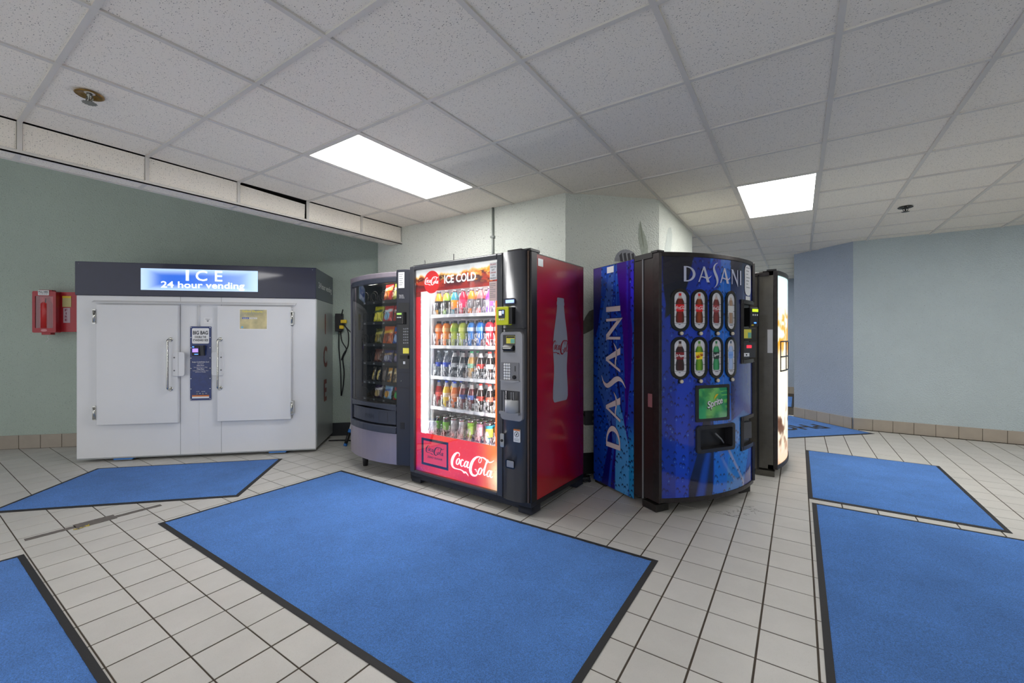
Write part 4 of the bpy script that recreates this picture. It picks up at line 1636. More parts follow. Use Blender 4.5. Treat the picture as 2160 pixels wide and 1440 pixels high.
# ------------------------------------------------------------------ blue can-and-bottle machine with bowed front
DWD, DDP, DBG, DH = 0.99, 0.757, 0.11, 1.83
M_DBODY = pmat('brown_black_metal', S(40, 31, 31), 0.35, coat=0.2, var=(3, 0.2), bump=(350, 0.08, 0.002))
M_TRIM = pmat('worn_trim', S(58, 54, 54), 0.35, metal=0.6, var=(20, 0.25))
M_DROP = drop_mat('droplet_print', 0.16, 0.7, 30.0, amt=0.62)
M_DROPS = drop_mat('droplet_print_side', 0.25, 0.3, 30.0, amt=0.62)
M_SILVERINK = pmat('silver_ink', S(196, 200, 220), 0.35)
M_PINKINK = pmat('warm_white_ink', S(222, 208, 208), 0.4)
M_DKBLUE = pmat('dark_blue_ink', S(10, 40, 120), 0.35)

def bow(x, W=DWD, B=DBG):
    t = min(max(x / W, 0), 1)
    return -B * 4 * t * (1 - t)

def bowmap(W, B):
    return lambda x, z, o: (x, bow(x, W, B) - o, z)

def cabinet(root, W, D, H, B, body, art_from=None):
    b = MB()
    b.box(0.0, W, 0.150, D, 0.055, H - 0.008)
    b.build('cabinet', body, root, bevel=0.006)
    # deep door with bowed face: side walls, top, bottom
    n = 24
    outline = [(W * k / n, bow(W * k / n, W, B) + 0.012) for k in range(n + 1)] + [(W, 0.138), (0, 0.138)]
    b = MB()
    b.prism(outline, 0.075, H - 0.004, lambda p, q, h: (p, q, h))
    return b

def bowed_trim(W, B, z0, z1, out, dep=0.02):
    b = MB()
    n = 24
    o = [(W * k / n, bow(W * k / n, W, B) - out) for k in range(n + 1)]
    i = [(W * k / n, bow(W * k / n, W, B) + dep) for k in range(n, -1, -1)]
    b.prism(o + i, z0, z1, lambda p, q, h: (p, q, h))
    return b

DAS = thing('drinks_machine', 'blue water-droplet drinks machine with eight oval product windows', 'vending machine', (-0.815, 3.042, 0), math.radians(58.9))
SLOT = (0.285, 0.612, 0.432, 0.586)
N1 = (0.762, 0.99, 1.062, 1.490)     # payment notch
N2 = (0.762, 0.99, 0.405, 0.608)     # coin return notch
b = MB()
b.box(0.0, DWD, 0.150, DDP, 0.055, DH - 0.008)
b.build('cabinet', M_DBODY, DAS, bevel=0.006)
n = 24
b = MB()   # door box behind the bowed face (set back so the slot and notches are real recesses)
outline = [(0, 0.0)] + [(DWD * k / n, bow(DWD * k / n) + 0.055) for k in range(1, n)] + [(DWD, 0.02), (DWD, 0.138), (0, 0.138)]
b.prism(outline, 0.075, DH - 0.004, lambda p, q, h: (p, q, h))
b.build('door_body', M_DBODY, DAS)
bowed_trim(DWD, DBG, DH - 0.032, DH, 0.006, 0.15).build('top_trim', M_TRIM, DAS, bevel=0.004)
bowed_trim(DWD, DBG, 0.075, 0.108, 0.006, 0.06).build('bottom_trim', M_TRIM, DAS, bevel=0.004)
b = MB()
b.box(-0.003, 0.022, -0.014, 0.05, 0.075, DH - 0.006)
b.build('left_trim', M_TRIM, DAS, bevel=0.003)

def blues(U, V, segs, base, drops=False):
    pass

def ribbonmask(U, V, pts, w):
    """soft mask of a band whose centre x and half width follow V; pts: (v, x, half)"""
    vs = [p[0] for p in pts]
    c = np.interp(V, vs, [p[1] for p in pts])
    h = np.interp(V, vs, [p[2] for p in pts])
    # smooth the piecewise curve
    return sstep(w, -w, np.abs(U - c) - h)

def front_art(U, V):
    c = lerpc(SA(12, 44, 150), SA(12, 50, 168), sstep(0.0, 0.4, V))
    c = lerpc(c, SA(12, 52, 176), nfield(U, V, 4, 6, 21) * 0.5)
    dark = sstep(0.02, -0.02, (0.50 - V) - 0.9 * (U - 0.22) - 0.22) * 0
    # deep navy shoulder, upper left and top
    navy = sstep(-0.02, 0.02, V - (0.93 - 0.75 * sstep(0.03, 0.26, U) * sstep(0.32, 0.18, U) ))
    top = sstep(0.86, 0.97, V)
    c = lerpc(c, SA(10, 14, 48), np.clip(top * (0.9 - 0.7 * sstep(0.12, 0.3, U) * sstep(0.6, 0.4, U)), 0, 1))
    m = ribbonmask(U, V, [(0.0, 0.0, 0.0), (0.74, 0.02, 0.0), (0.80, 0.085, 0.055), (0.88, 0.10, 0.09), (1.0, 0.12, 0.12)], 0.004)
    c = lerpc(c, SA(8, 10, 40), m)
    m = ribbonmask(U, V, [(0.0, 0.60, 0.0), (0.55, 0.60, 0.10), (0.75, 0.62, 0.20), (0.95, 0.62, 0.22), (1.0, 0.62, 0.2)], 0.02)
    c = lerpc(c, SA(22, 30, 66), m * 0.75)
    # sweeps across the lower half
    m = ribbonmask(U, V, [(0.0, 0.30, 0.115), (0.08, 0.315, 0.10), (0.2, 0.355, 0.07), (0.30, 0.37, 0.055), (0.42, 0.36, 0.0)], 0.004)
    c = lerpc(c, SA(16, 20, 58), m)
    m2 = ribbonmask(U, V, [(0.0, 0.30, 0.035), (0.12, 0.345, 0.028), (0.22, 0.385, 0.014), (0.26, 0.40, 0.0)], 0.02)
    c = lerpc(c, SA(24, 70, 176), m2)
    m = ribbonmask(U, V, [(0.0, 0.485, 0.075), (0.08, 0.505, 0.078), (0.2, 0.52, 0.095), (0.30, 0.52, 0.10), (0.4, 0.5, 0.11)], 0.004)
    c = lerpc(c, SA(22, 112, 222), m)
    m = ribbonmask(U, V, [(0.0, 0.68, 0.12), (0.1, 0.72, 0.15), (0.26, 0.80, 0.18), (0.30, 0.80, 0.18), (0.34, 0.8, 0.0)], 0.01)
    c = lerpc(c, SA(34, 128, 214), m * 0.95)
    m = ribbonmask(U, V, [(0.02, 0.80, 0.014), (0.06, 0.745, 0.016), (0.12, 0.66, 0.016), (0.18, 0.585, 0.014), (0.25, 0.53, 0.010), (0.27, 0.52, 0.0)], 0.004)
    c = lerpc(c, SA(150, 160, 200), m)
    # paler cloudy right flank above the notch
    m = sstep(0.60, 0.72, U) * sstep(0.28, 0.34, V) * sstep(0.62, 0.5, V)
    c = lerpc(c, SA(92, 112, 176), m * 0.65)
    m = ribbonmask(U, V, [(0.36, 0.02, 0.06), (0.55, 0.03, 0.05), (0.70, 0.01, 0.03), (0.8, 0.0, 0.0)], 0.02)
    c = lerpc(c, SA(14, 48, 160), m)
    # mid sweep of royal blue behind the windows
    m = ribbonmask(U, V, [(0.40, 0.15, 0.05), (0.55, 0.20, 0.09), (0.70, 0.27, 0.09), (0.80, 0.28, 0.11), (0.9, 0.40, 0.09), (1.0, 0.46, 0.04)], 0.006)
    c = lerpc(c, SA(18, 62, 196), m)
    c = lerpc(c, SA(16, 18, 44), 0.30 * sstep(0.55, 0.8, U) * sstep(0.3, 0.5, V))  # dark greyish reflection on the upper right, painted into the print
    return c

def front_drop(U, V):
    d = 0.75 - 0.75 * sstep(0.87, 0.93, V) * sstep(0.5, 0.75, U)
    m = ribbonmask(U, V, [(0.0, 0.30, 0.115), (0.08, 0.315, 0.10), (0.2, 0.355, 0.07), (0.30, 0.37, 0.055), (0.42, 0.36, 0.0)], 0.004)
    d = d * (1 - m)
    m = ribbonmask(U, V, [(0.74, 0.02, 0.0), (0.80, 0.085, 0.055), (0.88, 0.10, 0.09), (1.0, 0.12, 0.12)], 0.004)
    d = d * (1 - m) * (1 - 0.85 * sstep(0.6, 0.72, U) * sstep(0.24, 0.34, V))
    return d

FX0, FX1, FZ0, FZ1 = 0.022, 0.968, 0.108, DH - 0.032
def fskip(u, v):
    x, z = FX0 + u * (FX1 - FX0), FZ0 + v * (FZ1 - FZ0)
    for (a, b_, c_, d) in (SLOT, N1, N2):
        if a < x < b_ and c_ < z < d:
            return True
    return False
fp = art('front_panel', M_DROP, DAS, front_art, lambda u, v: (FX0 + u * (FX1 - FX0), bow(FX0 + u * (FX1 - FX0)), FZ0 + v * (FZ1 - FZ0)), 190, 330, skip=fskip, drop=front_drop, label='glossy blue droplet front')
bm_ = bowmap(DWD, DBG)
letter('logo', DASANI, (0.172, 0.738, 1.585, 1.770), M_SILVERINK, fp, bm_, 0.004, label='silver capitals')
# vend slot: bezel and dark throat
b = MB()
o_, i_ = rrect(SLOT[0] - 0.022, SLOT[1] + 0.022, SLOT[2] - 0.020, SLOT[3] + 0.020, 0.022, 5), rrect(SLOT[0] + 0.008, SLOT[1] - 0.008, SLOT[2] + 0.006, SLOT[3] - 0.006, 0.012, 5)
n = len(o_)
vs = [(p[0], bow(p[0]) + 0.002, p[1]) for p in o_] + [(p[0], bow(p[0]) - 0.016, p[1]) for p in o_] + [(p[0], bow(p[0]) - 0.014, p[1]) for p in i_] + [(p[0], bow(p[0]) + 0.05, p[1]) for p in i_]
fs = []
for k in range(n):
    j = (k + 1) % n
    for r in range(3):
        fs.append((r * n + k, r * n + j, (r + 1) * n + j, (r + 1) * n + k))
b.add(vs, fs)
vb = b.build('slot_bezel', M_CHARD, DAS)
b = MB()
b.grid(lambda u, v: (SLOT[0] + u * (SLOT[1] - SLOT[0]), bow(SLOT[0] + u * (SLOT[1] - SLOT[0])) + 0.050, SLOT[2] + v * (SLOT[3] - SLOT[2])), 12, 2)
b.build('slot_throat', M_BLACK, vb, norm=False)
b = MB()
b.tube([(0.47, bow(0.47) + 0.03, 0.535), (0.52, bow(0.52) + 0.02, 0.490), (0.545, bow(0.545) + 0.02, 0.46)], 0.006, 6)
b.build('slot_lever', M_GREYPL, vb)
# advert window
AD = (0.283, 0.553, 0.655, 0.870)
b = MB()
o_, i_ = rrect(AD[0] - 0.022, AD[1] + 0.022, AD[2] - 0.022, AD[3] + 0.022, 0.008, 3), rrect(AD[0], AD[1], AD[2], AD[3], 0.010, 3)
n = len(o_)
vs = [(p[0], bow(p[0]) + 0.002, p[1]) for p in o_] + [(p[0], bow(p[0]) - 0.010, p[1]) for p in o_] + [(p[0], bow(p[0]) - 0.009, p[1]) for p in i_] + [(p[0], bow(p[0]) + 0.001, p[1]) for p in i_]
fs = [(r * n + k, r * n + (k + 1) % n, (r + 1) * n + (k + 1) % n, (r + 1) * n + k) for r in range(3) for k in range(n)]
b.add(vs, fs)
ab = b.build('advert_bezel', M_CHARD, DAS)
def spr(U, V):
    c = lerpc(SA(20, 128, 84), SA(92, 176, 84), sstep(0.2, 0.9, nfield(U + 0.4 * V, V, 5, 2, 9)))
    c = lerpc(c, SA(140, 196, 100), sstep(0.25, 0.0, np.abs(U - 0.35 - 0.15 * V)) * 0.5)
    c = lerpc(c, SA(12, 96, 60), sstep(0.5, 0.6, nfield(U, V, 3, 3, 31)) * 0.5)
    c = lerpc(c, SA(30, 150, 100), sstep(0.28, 0.2, U) * sstep(0.5, 0.3, V) * 0.8)
    c = lerpc(c, SA(130, 190, 140), sstep(0.6, 0.75, U) * sstep(0.25, 0.1, V) * 0.6)
    return c
M_LITG = pmat('advert_print', (1, 1, 1, 1), 0.2, attr=True, coat=0.4, emit=0.12)
ad = art('advert_card', M_LITG, ab, spr, lambda u, v: (AD[0] + u * (AD[1] - AD[0]), bow(AD[0] + u * (AD[1] - AD[0])) - 0.004, AD[2] + v * (AD[3] - AD[2])), 60, 50)
tilt = lambda cx, cz, a: (lambda x, z, o: bm_(cx + (x - cx) * math.cos(a) - (z - cz) * math.sin(a), cz + (x - cx) * math.sin(a) + (z - cz) * math.cos(a), o))
letter('lettering', text_shape('Sprite', 0.035, 0.95, 0.2), (0.352, 0.506, 0.722, 0.792), M_DARKTXT, ab, tilt(0.43, 0.75, 0.22), 0.0065)
letter('lettering', text_shape('Sprite', 0.018, 0.95, 0.2), (0.356, 0.504, 0.728, 0.792), M_PRINTW, ab, tilt(0.43, 0.75, 0.22), 0.008)
letter('emblem', joined([ribbon([(0, 0, 1), (30, 28, 26), (62, 44, 26), (92, 46, 1)])]), (0.412, 0.464, 0.792, 0.822), M_YELLOW, ab, tilt(0.43, 0.80, 0.3), 0.008)
# eight product windows
def bottle_profile(t):
    return np.interp(t, [0, 0.03, 0.12, 0.26, 0.36, 0.50, 0.64, 0.72, 0.82, 0.88, 0.885, 1.0], [0.62, 0.78, 0.82, 0.78, 0.66, 0.80, 0.82, 0.76, 0.48, 0.32, 0.27, 0.27])
PROD = [('cola', (120, 20, 18), (84, 30, 14), (205, 22, 30), (200, 24, 30), 'white'), ('cola', (140, 60, 24), (90, 36, 14), (205, 22, 30), (200, 24, 30), 'white'),
        ('coke zero', (120, 40, 40), (96, 40, 40), (150, 60, 66), (170, 170, 172), 'white'), ('water', (150, 110, 80), (170, 160, 150), (196, 196, 196), (200, 200, 200), 'white'),
        ('dr', (60, 16, 20), (46, 34, 38), (120, 18, 30), (52, 30, 34), 'white'), ('dew', (120, 160, 30), (60, 120, 30), (236, 206, 40), (70, 130, 40), 'red'),
        ('sprite', (60, 150, 96), (40, 130, 80), (30, 50, 44), (40, 110, 70), 'white'), ('water', (150, 172, 214), (170, 188, 220), (120, 160, 220), (70, 90, 110), 'white')]
def prodfn(P):
    def fn(U, V):
        # U,V over the card; bottle occupies centre
        c = np.zeros(U.shape + (3,)) + SA(206, 206, 212)
        c = lerpc(c, SA(180, 180, 188), nfield(U, V, 3, 5, 6) * 0.6)
        for v in (0.14, 0.32, 0.5, 0.68):   # slats behind
            c = lerpc(c, SA(70, 70, 76), sstep(0.008, 0.004, np.abs(V - v)))
        t = (V - 0.16) / 0.80
        h = bottle_profile(np.clip(t, 0, 1)) * 0.42
        x = np.abs(U - 0.5)
        inb = sstep(0.015, -0.015, x - h) * (t > 0) * (t < 1)
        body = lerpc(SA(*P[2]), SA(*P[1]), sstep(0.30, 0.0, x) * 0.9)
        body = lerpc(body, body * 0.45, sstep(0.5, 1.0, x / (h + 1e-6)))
        lab = sstep(0.015, 0, np.abs(t - 0.50) - 0.115)
        body = lerpc(body, SA(*P[3]), lab)
        cap = sstep(0.91, 0.92, t)
        clear = sstep(0.80, 0.84, t) * (1 - cap)
        body = lerpc(body, SA(196, 180, 170), clear * 0.7)
        body = lerpc(body, SA(*P[4]), cap)
        c = lerpc(c, body, inb)
        return c
    return fn
OX, OZ = [0.146, 0.292, 0.442, 0.598], [1.423, 1.087]
M_CARD = pmat('product_card', (1, 1, 1, 1), 0.25, attr=True, coat=0.4, emit=0.10)
for r in range(2):
    for k in range(4):
        cx, cz, hw, hh = OX[k], OZ[r], 0.0445, 0.129
        b = MB()
        o_, i_ = rrect(cx - hw - 0.021, cx + hw + 0.021, cz - hh - 0.021, cz + hh + 0.021, hw + 0.020, 8), rrect(cx - hw, cx + hw, cz - hh, cz + hh, hw - 0.001, 8)
        n = len(o_)
        vs = [(p[0], bow(p[0]) + 0.003, p[1]) for p in o_] + [(p[0], bow(p[0]) - 0.008, p[1]) for p in o_] + [(p[0], bow(p[0]) - 0.010, p[1]) for p in i_] + [(p[0], bow(p[0]) + 0.001, p[1]) for p in i_]
        fs = [(q * n + i, q * n + (i + 1) % n, (q + 1) * n + (i + 1) % n, (q + 1) * n + i) for q in range(3) for i in range(n)]
        b.add(vs, fs)
        bz = b.build('product_window', M_BLACKG, DAS)
        def ovalskip(u, v, hw=hw, hh=hh):
            x, z = (u - 0.5) * 2 * hw, (v - 0.5) * 2 * hh
            dz = max(abs(z) - (hh - hw), 0)
            return x * x + dz * dz > (hw * 1.04) ** 2
        art('product_card', M_CARD, bz, prodfn(PROD[r * 4 + k]), lambda u, v, cx=cx, cz=cz, hw=hw, hh=hh: (cx + (u - 0.5) * 2 * hw, bow(cx + (u - 0.5) * 2 * hw) - 0.003, cz + (v - 0.5) * 2 * hh), 34, 92, skip=ovalskip)
        lz = cz - hh + 2 * hh * (0.16 + 0.8 * 0.5)
        if r == 0 and k < 3:
            letter('lettering', SCRIPT, (cx - 0.030, cx + 0.032, lz - 0.013, lz + 0.015), M_PRINTW, bz, bm_, 0.0045)
        elif r == 1 and k == 0:
            letter('lettering', text_shape('Dr Pepper', 0.03, 1, 0.2), (cx - 0.028, cx + 0.030, lz - 0.012, lz + 0.012), M_PRINTW, bz, bm_, 0.0045)
        elif r == 1 and k == 1:
            letter('lettering', text_shape('Mello Yello', 0.03, 1, 0.2), (cx - 0.026, cx + 0.030, lz - 0.012, lz + 0.012), M_REDINK, bz, tilt(cx, lz, 0.4), 0.0045)
        elif r == 1 and k == 2:
            letter('lettering', text_shape('Sprite', 0.03, 1, 0.2), (cx - 0.024, cx + 0.026, lz - 0.008, lz + 0.014), M_PRINTW, bz, tilt(cx, lz, 0.25), 0.0045)
        elif r == 1:
            letter('lettering', DASANI, (cx - 0.022, cx + 0.022, lz - 0.006, lz + 0.008), M_FBLUE, bz, bm_, 0.0045)
        b = MB()
        b.box(cx - 0.014, cx + 0.02, bow(cx) - 0.0042, bow(cx) - 0.0035, cz - hh + 0.026, cz - hh + 0.030)
        b.build('caption', M_DARKTXT, bz)
        b = MB()
        bz_z = cz - hh - 0.034
        b.lathe([(0.0165, -0.004), (0.0165, 0.010), (0.014, 0.013)], (cx + 0.002, bow(cx), bz_z), 18, axis='y')
        bt = b.build('select_button', M_BLACK, DAS)
        b = MB()
        b.lathe([(0.0125, 0.010), (0.0125, 0.021), (0.010, 0.024)], (cx + 0.002, bow(cx), bz_z), 18, axis='y')
        b.build('button_cap', pmat('ivory_plastic', S(226, 214, 190), 0.4), bt)
# stickers on the upper right
def bplate(name, x0, x1, z0, z1, o, mat, par, r=0.004):
    pts = rrect(x0, x1, z0, z1, r)
    b = MB()
    b.add([bm_(p[0], p[1], o) for p in pts], [tuple(range(len(pts)))])
    return b.build(name, mat, par, norm=False)
s1 = bplate('notice_sticker', 0.800, 0.925, 1.555, 1.790, 0.003, M_PRINTW, fp, r=0.05)
for k in range(7):
    bplate('text_line', 0.825, 0.90 - 0.02 * (k % 3), 1.765 - k * 0.025, 1.770 - k * 0.025, 0.004, M_GREYPL, fp, 0.001)
bplate('notice_sticker', 0.815, 0.905, 1.505, 1.548, 0.003, M_PRINTW, fp)
# payment notch: recessed plate, reader, bill and coin units
def npl(name, x0, x1, z0, z1, y0, y1, mat, par=None, **k):
    b = MB()
    b.box(x0, x1, y0, y1, z0, z1)
    return b.build(name, mat, par or DAS, **k)
yb = bow(0.875)
b = MB()
b.grid(lambda u, v: (N1[0] + u * 0.228, bow(N1[0] + u * 0.228) + 0.03, N1[2] + v * (N1[3] - N1[2])), 6, 2)
pn = b.build('payment_recess', M_CHARD, DAS, norm=False)
for (a, c_, d, e) in ((N1[0] - 0.03, 0.985, N1[3] - 0.002, N1[3] + 0.028), (N1[0] - 0.03, 0.985, N1[2] - 0.028, N1[2] + 0.002), (N2[0] - 0.03, 0.985, N2[3] - 0.002, N2[3] + 0.024), (N2[0] - 0.03, 0.985, N2[2] - 0.028, N2[2] + 0.002)):
    b = MB()
    m_ = 6
    o_ = [(a + (c_ - a) * k / m_, bow(a + (c_ - a) * k / m_) - 0.010) for k in range(m_ + 1)]
    i_ = [(p[0], bow(p[0]) + 0.04) for p in reversed(o_)]
    b.prism(o_ + i_, d, e, lambda p, q, h: (p, q, h))
    b.build('notch_trim', M_TRIM, DAS)
for (z0_, z1_) in ((N1[2], N1[3]), (N2[2], N2[3])):
    npl('notch_post', N1[0] - 0.03, N1[0] + 0.002, z0_ - 0.02, z1_ + 0.02, bow(0.75) - 0.010, bow(0.75) + 0.04, M_TRIM)
for (z0_, z1_) in ((0.10, N2[2]), (N2[3] + 0.02, N1[2] - 0.02), (N1[3] + 0.02, DH - 0.01)):
    npl('right_trim', 0.962, DWD + 0.002, z0_, z1_, bow(0.965) - 0.008, 0.06, M_TRIM, bevel=0.003)
rdr = npl('card_reader', 0.862, 0.955, 1.318, 1.462, bow(0.90) - 0.035, bow(0.90) + 0.03, M_BLACK, bevel=0.004)
npl('screen', 0.885, 0.952, 1.430, 1.452, bow(0.90) - 0.0365, bow(0.90) - 0.0352, pmat('lime_screen', S(190, 230, 40), 0.3, emit=1.0), rdr)
for k in range(3):
    npl('key', 0.888 + 0.024 * k, 0.900 + 0.024 * k, 1.400, 1.412, bow(0.90) - 0.0365, bow(0.90) - 0.0352, M_PRINTW, rdr)
npl('status_light', 0.905, 0.930, 1.340, 1.350, bow(0.90) - 0.0365, bow(0.90) - 0.0352, M_BLUELED, rdr)
npl('maker_tag', 0.876, 0.900, 1.322, 1.332, bow(0.90) - 0.0365, bow(0.90) - 0.0352, M_YELLOW, rdr)
bu = npl('bill_unit', 0.80, 0.955, 1.205, 1.305, bow(0.88) - 0.008, bow(0.88) + 0.04, M_CHARD, bevel=0.003)
npl('bill_label', 0.812, 0.900, 1.225, 1.295, bow(0.88) - 0.0095, bow(0.88) - 0.0082, M_YELLOWP, bu)
npl('bill_label_art', 0.86, 0.898, 1.228, 1.270, bow(0.88) - 0.0105, bow(0.88) - 0.0094, MATS['teal_print'], bu)
npl('bill_mouth', 0.80, 0.95, 1.205, 1.218, bow(0.88) - 0.022, bow(0.88) - 0.0085, M_BLACK, bu)
cu_ = npl('coin_unit', 0.80, 0.955, 1.075, 1.195, bow(0.88) - 0.006, bow(0.88) + 0.04, MATS['dark_grey_plastic'], bevel=0.003)
npl('red_display', 0.850, 0.905, 1.150, 1.172, bow(0.88) - 0.0075, bow(0.88) - 0.0062, pmat('red_led', S(255, 50, 70), 0.3, emit=1.0), cu_)
npl('coin_slot', 0.815, 0.880, 1.085, 1.112, bow(0.88) - 0.0075, bow(0.88) - 0.0062, M_PRINTW, cu_)
b = MB()
b.lathe([(0.006, 0), (0.006, 0.004)], (0.845, bow(0.88) - 0.0075, 1.098), 8, axis='y')
b.build('coin_hole', M_BLACK, cu_)
b = MB()
b.grid(lambda u, v: (N2[0] + u * 0.228, bow(N2[0] + u * 0.228) + 0.03, N2[2] + v * (N2[3] - N2[2])), 6, 2)
b.build('coin_recess', M_CHARD, DAS, norm=False)
npl('coin_return_door', 0.80, 0.93, 0.445, 0.575, bow(0.87) + 0.012, bow(0.87) + 0.05, M_CHAR, bevel=0.003)
# side artwork on the left flank
def side_art(U, V):
    # U: 0 at the back edge (left in view) -> 1 at the front
    c = np.zeros(U.shape + (3,)) + SA(14, 52, 168)
    c = lerpc(c, SA(20, 84, 190), nfield(U, V, 3, 6, 41) * 0.9)
    m = ribbonmask(U, V, [(0, 0.0, 0.0), (0.66, 0.02, 0.0), (0.72, 0.06, 0.06), (0.84, 0.10, 0.10), (1.0, 0.10, 0.11)], 0.01)
    c = lerpc(c, lerpc(SA(18, 14, 92), SA(72, 52, 128), sstep(0.8, 0.98, V)), m)
    m = ribbonmask(U, V, [(0, 0.9, 0.0), (0.45, 0.28, 0.17), (0.60, 0.26, 0.14), (0.72, 0.30, 0.13), (0.85, 0.40, 0.10), (0.95, 0.47, 0.07), (1.0, 0.5, 0.06)], 0.008)
    c = lerpc(c, SA(52, 92, 178), m)
    m = ribbonmask(U, V, [(0.30, 0.86, 0.0), (0.42, 0.84, 0.04), (0.55, 0.87, 0.08), (0.70, 0.86, 0.11), (0.85, 0.78, 0.11), (1.0, 0.72, 0.12)], 0.008)
    c = lerpc(c, SA(56, 8, 132), m)
    m = sstep(0.80, 0.9, U) * sstep(0.72, 0.85, V)
    c = lerpc(c, SA(42, 40, 196), m)
    m = ribbonmask(U, V, [(0.36, 0.72, 0.012), (0.45, 0.66, 0.02), (0.62, 0.52, 0.026), (0.75, 0.45, 0.02), (0.85, 0.44, 0.0)], 0.008)
    c = lerpc(c, SA(6, 22, 92), m)
    m = ribbonmask(U, V, [(0.20, 0.90, 0.0), (0.30, 0.80, 0.03), (0.40, 0.84, 0.02), (0.5, 0.9, 0.03)], 0.008)
    c = lerpc(c, SA(40, 12, 130), m)
    m = ribbonmask(U, V, [(0.0, 0.30, 0.085), (0.08, 0.36, 0.07), (0.18, 0.44, 0.05), (0.28, 0.47, 0.02), (0.32, 0.47, 0.0)], 0.006)
    c = lerpc(c, SA(14, 14, 110), m)
    m = ribbonmask(U, V, [(0.0, 0.50, 0.05), (0.1, 0.53, 0.035), (0.18, 0.56, 0.015), (0.22, 0.57, 0.0)], 0.006)
    c = lerpc(c, SA(30, 16, 120), m)
    m = ribbonmask(U, V, [(0.0, 0.72, 0.15), (0.10, 0.74, 0.17), (0.22, 0.74, 0.14), (0.34, 0.66, 0.08), (0.42, 0.6, 0.0)], 0.006)
    c = lerpc(c, SA(70, 150, 216), m)
    m = sstep(0.88, 0.91, U + 0.06 * V) * sstep(0.34, 0.2, V)
    c = lerpc(c, SA(26, 130, 190), m)
    return c
def side_drop(U, V):
    d = np.ones_like(U) * 0.9
    for pts in ([(0, 0.0, 0.0), (0.66, 0.02, 0.0), (0.72, 0.06, 0.06), (0.84, 0.10, 0.10), (1.0, 0.10, 0.11)], [(0.30, 0.86, 0.0), (0.42, 0.84, 0.04), (0.55, 0.87, 0.08), (0.70, 0.86, 0.11), (0.85, 0.78, 0.11), (1.0, 0.72, 0.12)],
                [(0.0, 0.30, 0.085), (0.08, 0.36, 0.07), (0.18, 0.44, 0.05), (0.28, 0.47, 0.02), (0.32, 0.47, 0.0)]):
        d = d * (1 - 0.9 * ribbonmask(U, V, pts, 0.008))
    return d
SY0, SY1 = 0.245, 0.748
sa = art('side_panel', M_DROPS, DAS, side_art, lambda u, v: (-0.0035, SY1 - u * (SY1 - SY0), 0.022 + v * (DH - 0.035)), 110, 260, drop=side_drop, label='blue droplet side panel')
ls = lambda p, q, o: (-0.0035 - o, q, p)      # text runs upward, tops toward the back
letter('logo', DASANI, (0.352, 1.486, 0.330, 0.640), M_DKBLUE, sa, lambda p, q, o: (-0.0035 - o, q, p), 0.001)
lg_ = letter('logo', DASANI, (0.345, 1.480, 0.334, 0.636), M_PINKINK, sa, ls, 0.002, label='large vertical white capitals')
b = MB()
b.box(-0.003, 0.0, SY0, SY1 + 0.006, 0.02, DH - 0.010)
b.build('side_skin', M_DBODY, DAS)
b = MB()
b.box(-0.007, 0.0, 0.142, 0.152, 0.06, DH - 0.03)
b.build('door_gap', M_GREYPL, DAS)
b = MB()
b.box(-0.006, 0.01, 0.05, 0.235, DH - 0.035, DH + 0.008)
b.build('hinge_cover', M_BLACK, DAS, bevel=0.004)
b = MB()
b.box(-0.005, 0.06, 0.0, 0.07, DH - 0.004, DH + 0.016)
b.build('hinge_cap', M_BLACK, DAS, bevel=0.005)
b = MB()
b.box(-0.0045, -0.0005, 0.055, 0.095, 0.735, 0.830)
b.build('serial_sticker', pmat('pinkish_sticker', S(150, 98, 102), 0.5), DAS)
b = MB()
b.box(-0.0055, -0.0035, 0.48, 0.565, 1.755, 1.805)
b.build('white_sticker', M_PRINTW, sa)
for fx, fy in ((0.0, 0.02), (DWD - 0.12, 0.02), (0.0, DDP - 0.16), (DWD - 0.12, DDP - 0.16)):
    b = MB()
    b.box(fx, fx + 0.12, fy, fy + 0.14, 0.0, 0.052)
    b.build('foot', pmat('grimy_black', S(34, 31, 29), 0.6, var=(30, 0.5)), DAS, bevel=0.004)

# ------------------------------------------------------------------ third machine seen edge-on
TW, TD, TB_, TH = 0.99, 0.765, 0.078, 1.822
THI = thing('drinks_machine', 'black-sided machine with glowing cream bowed front beyond the blue machine', 'vending machine', (-0.166, 4.407, 0), math.radians(90))
M_TBODY = pmat('grimy_black_metal', S(86, 82, 73), 0.30, coat=0.3, var=(5, 0.25), speck=(60, 0.72, S(36, 33, 30)))
b = MB()
b.box(0.0, TW, 0.140, TD, 0.05, TH - 0.008)
b.build('cabinet', M_TBODY, THI, bevel=0.006)
b = MB()
n = 24
b.prism([(0, 0.002)] + [(TW * k / n, bow(TW * k / n, TW, TB_) + 0.02) for k in range(1, n)] + [(TW, 0.002), (TW, 0.128), (0, 0.128)], 0.07, TH - 0.004, lambda p, q, h: (p, q, h))
b.build('door_body', M_TBODY, THI)
bowed_trim(TW, TB_, TH - 0.04, TH, 0.006, 0.10).build('top_trim', M_TRIM, THI)
bowed_trim(TW, TB_, 0.07, 0.105, 0.008, 0.06).build('bottom_trim', M_NAVYK, THI)
b = MB()
b.box(-0.003, 0.024, -0.014, 0.02, 0.07, TH - 0.006)
b.build('left_trim', M_TRIM, THI, bevel=0.003)
M_LIT3 = pmat('cream_backlit', (1, 1, 1, 1), 0.3, attr=True, emit=0.8)
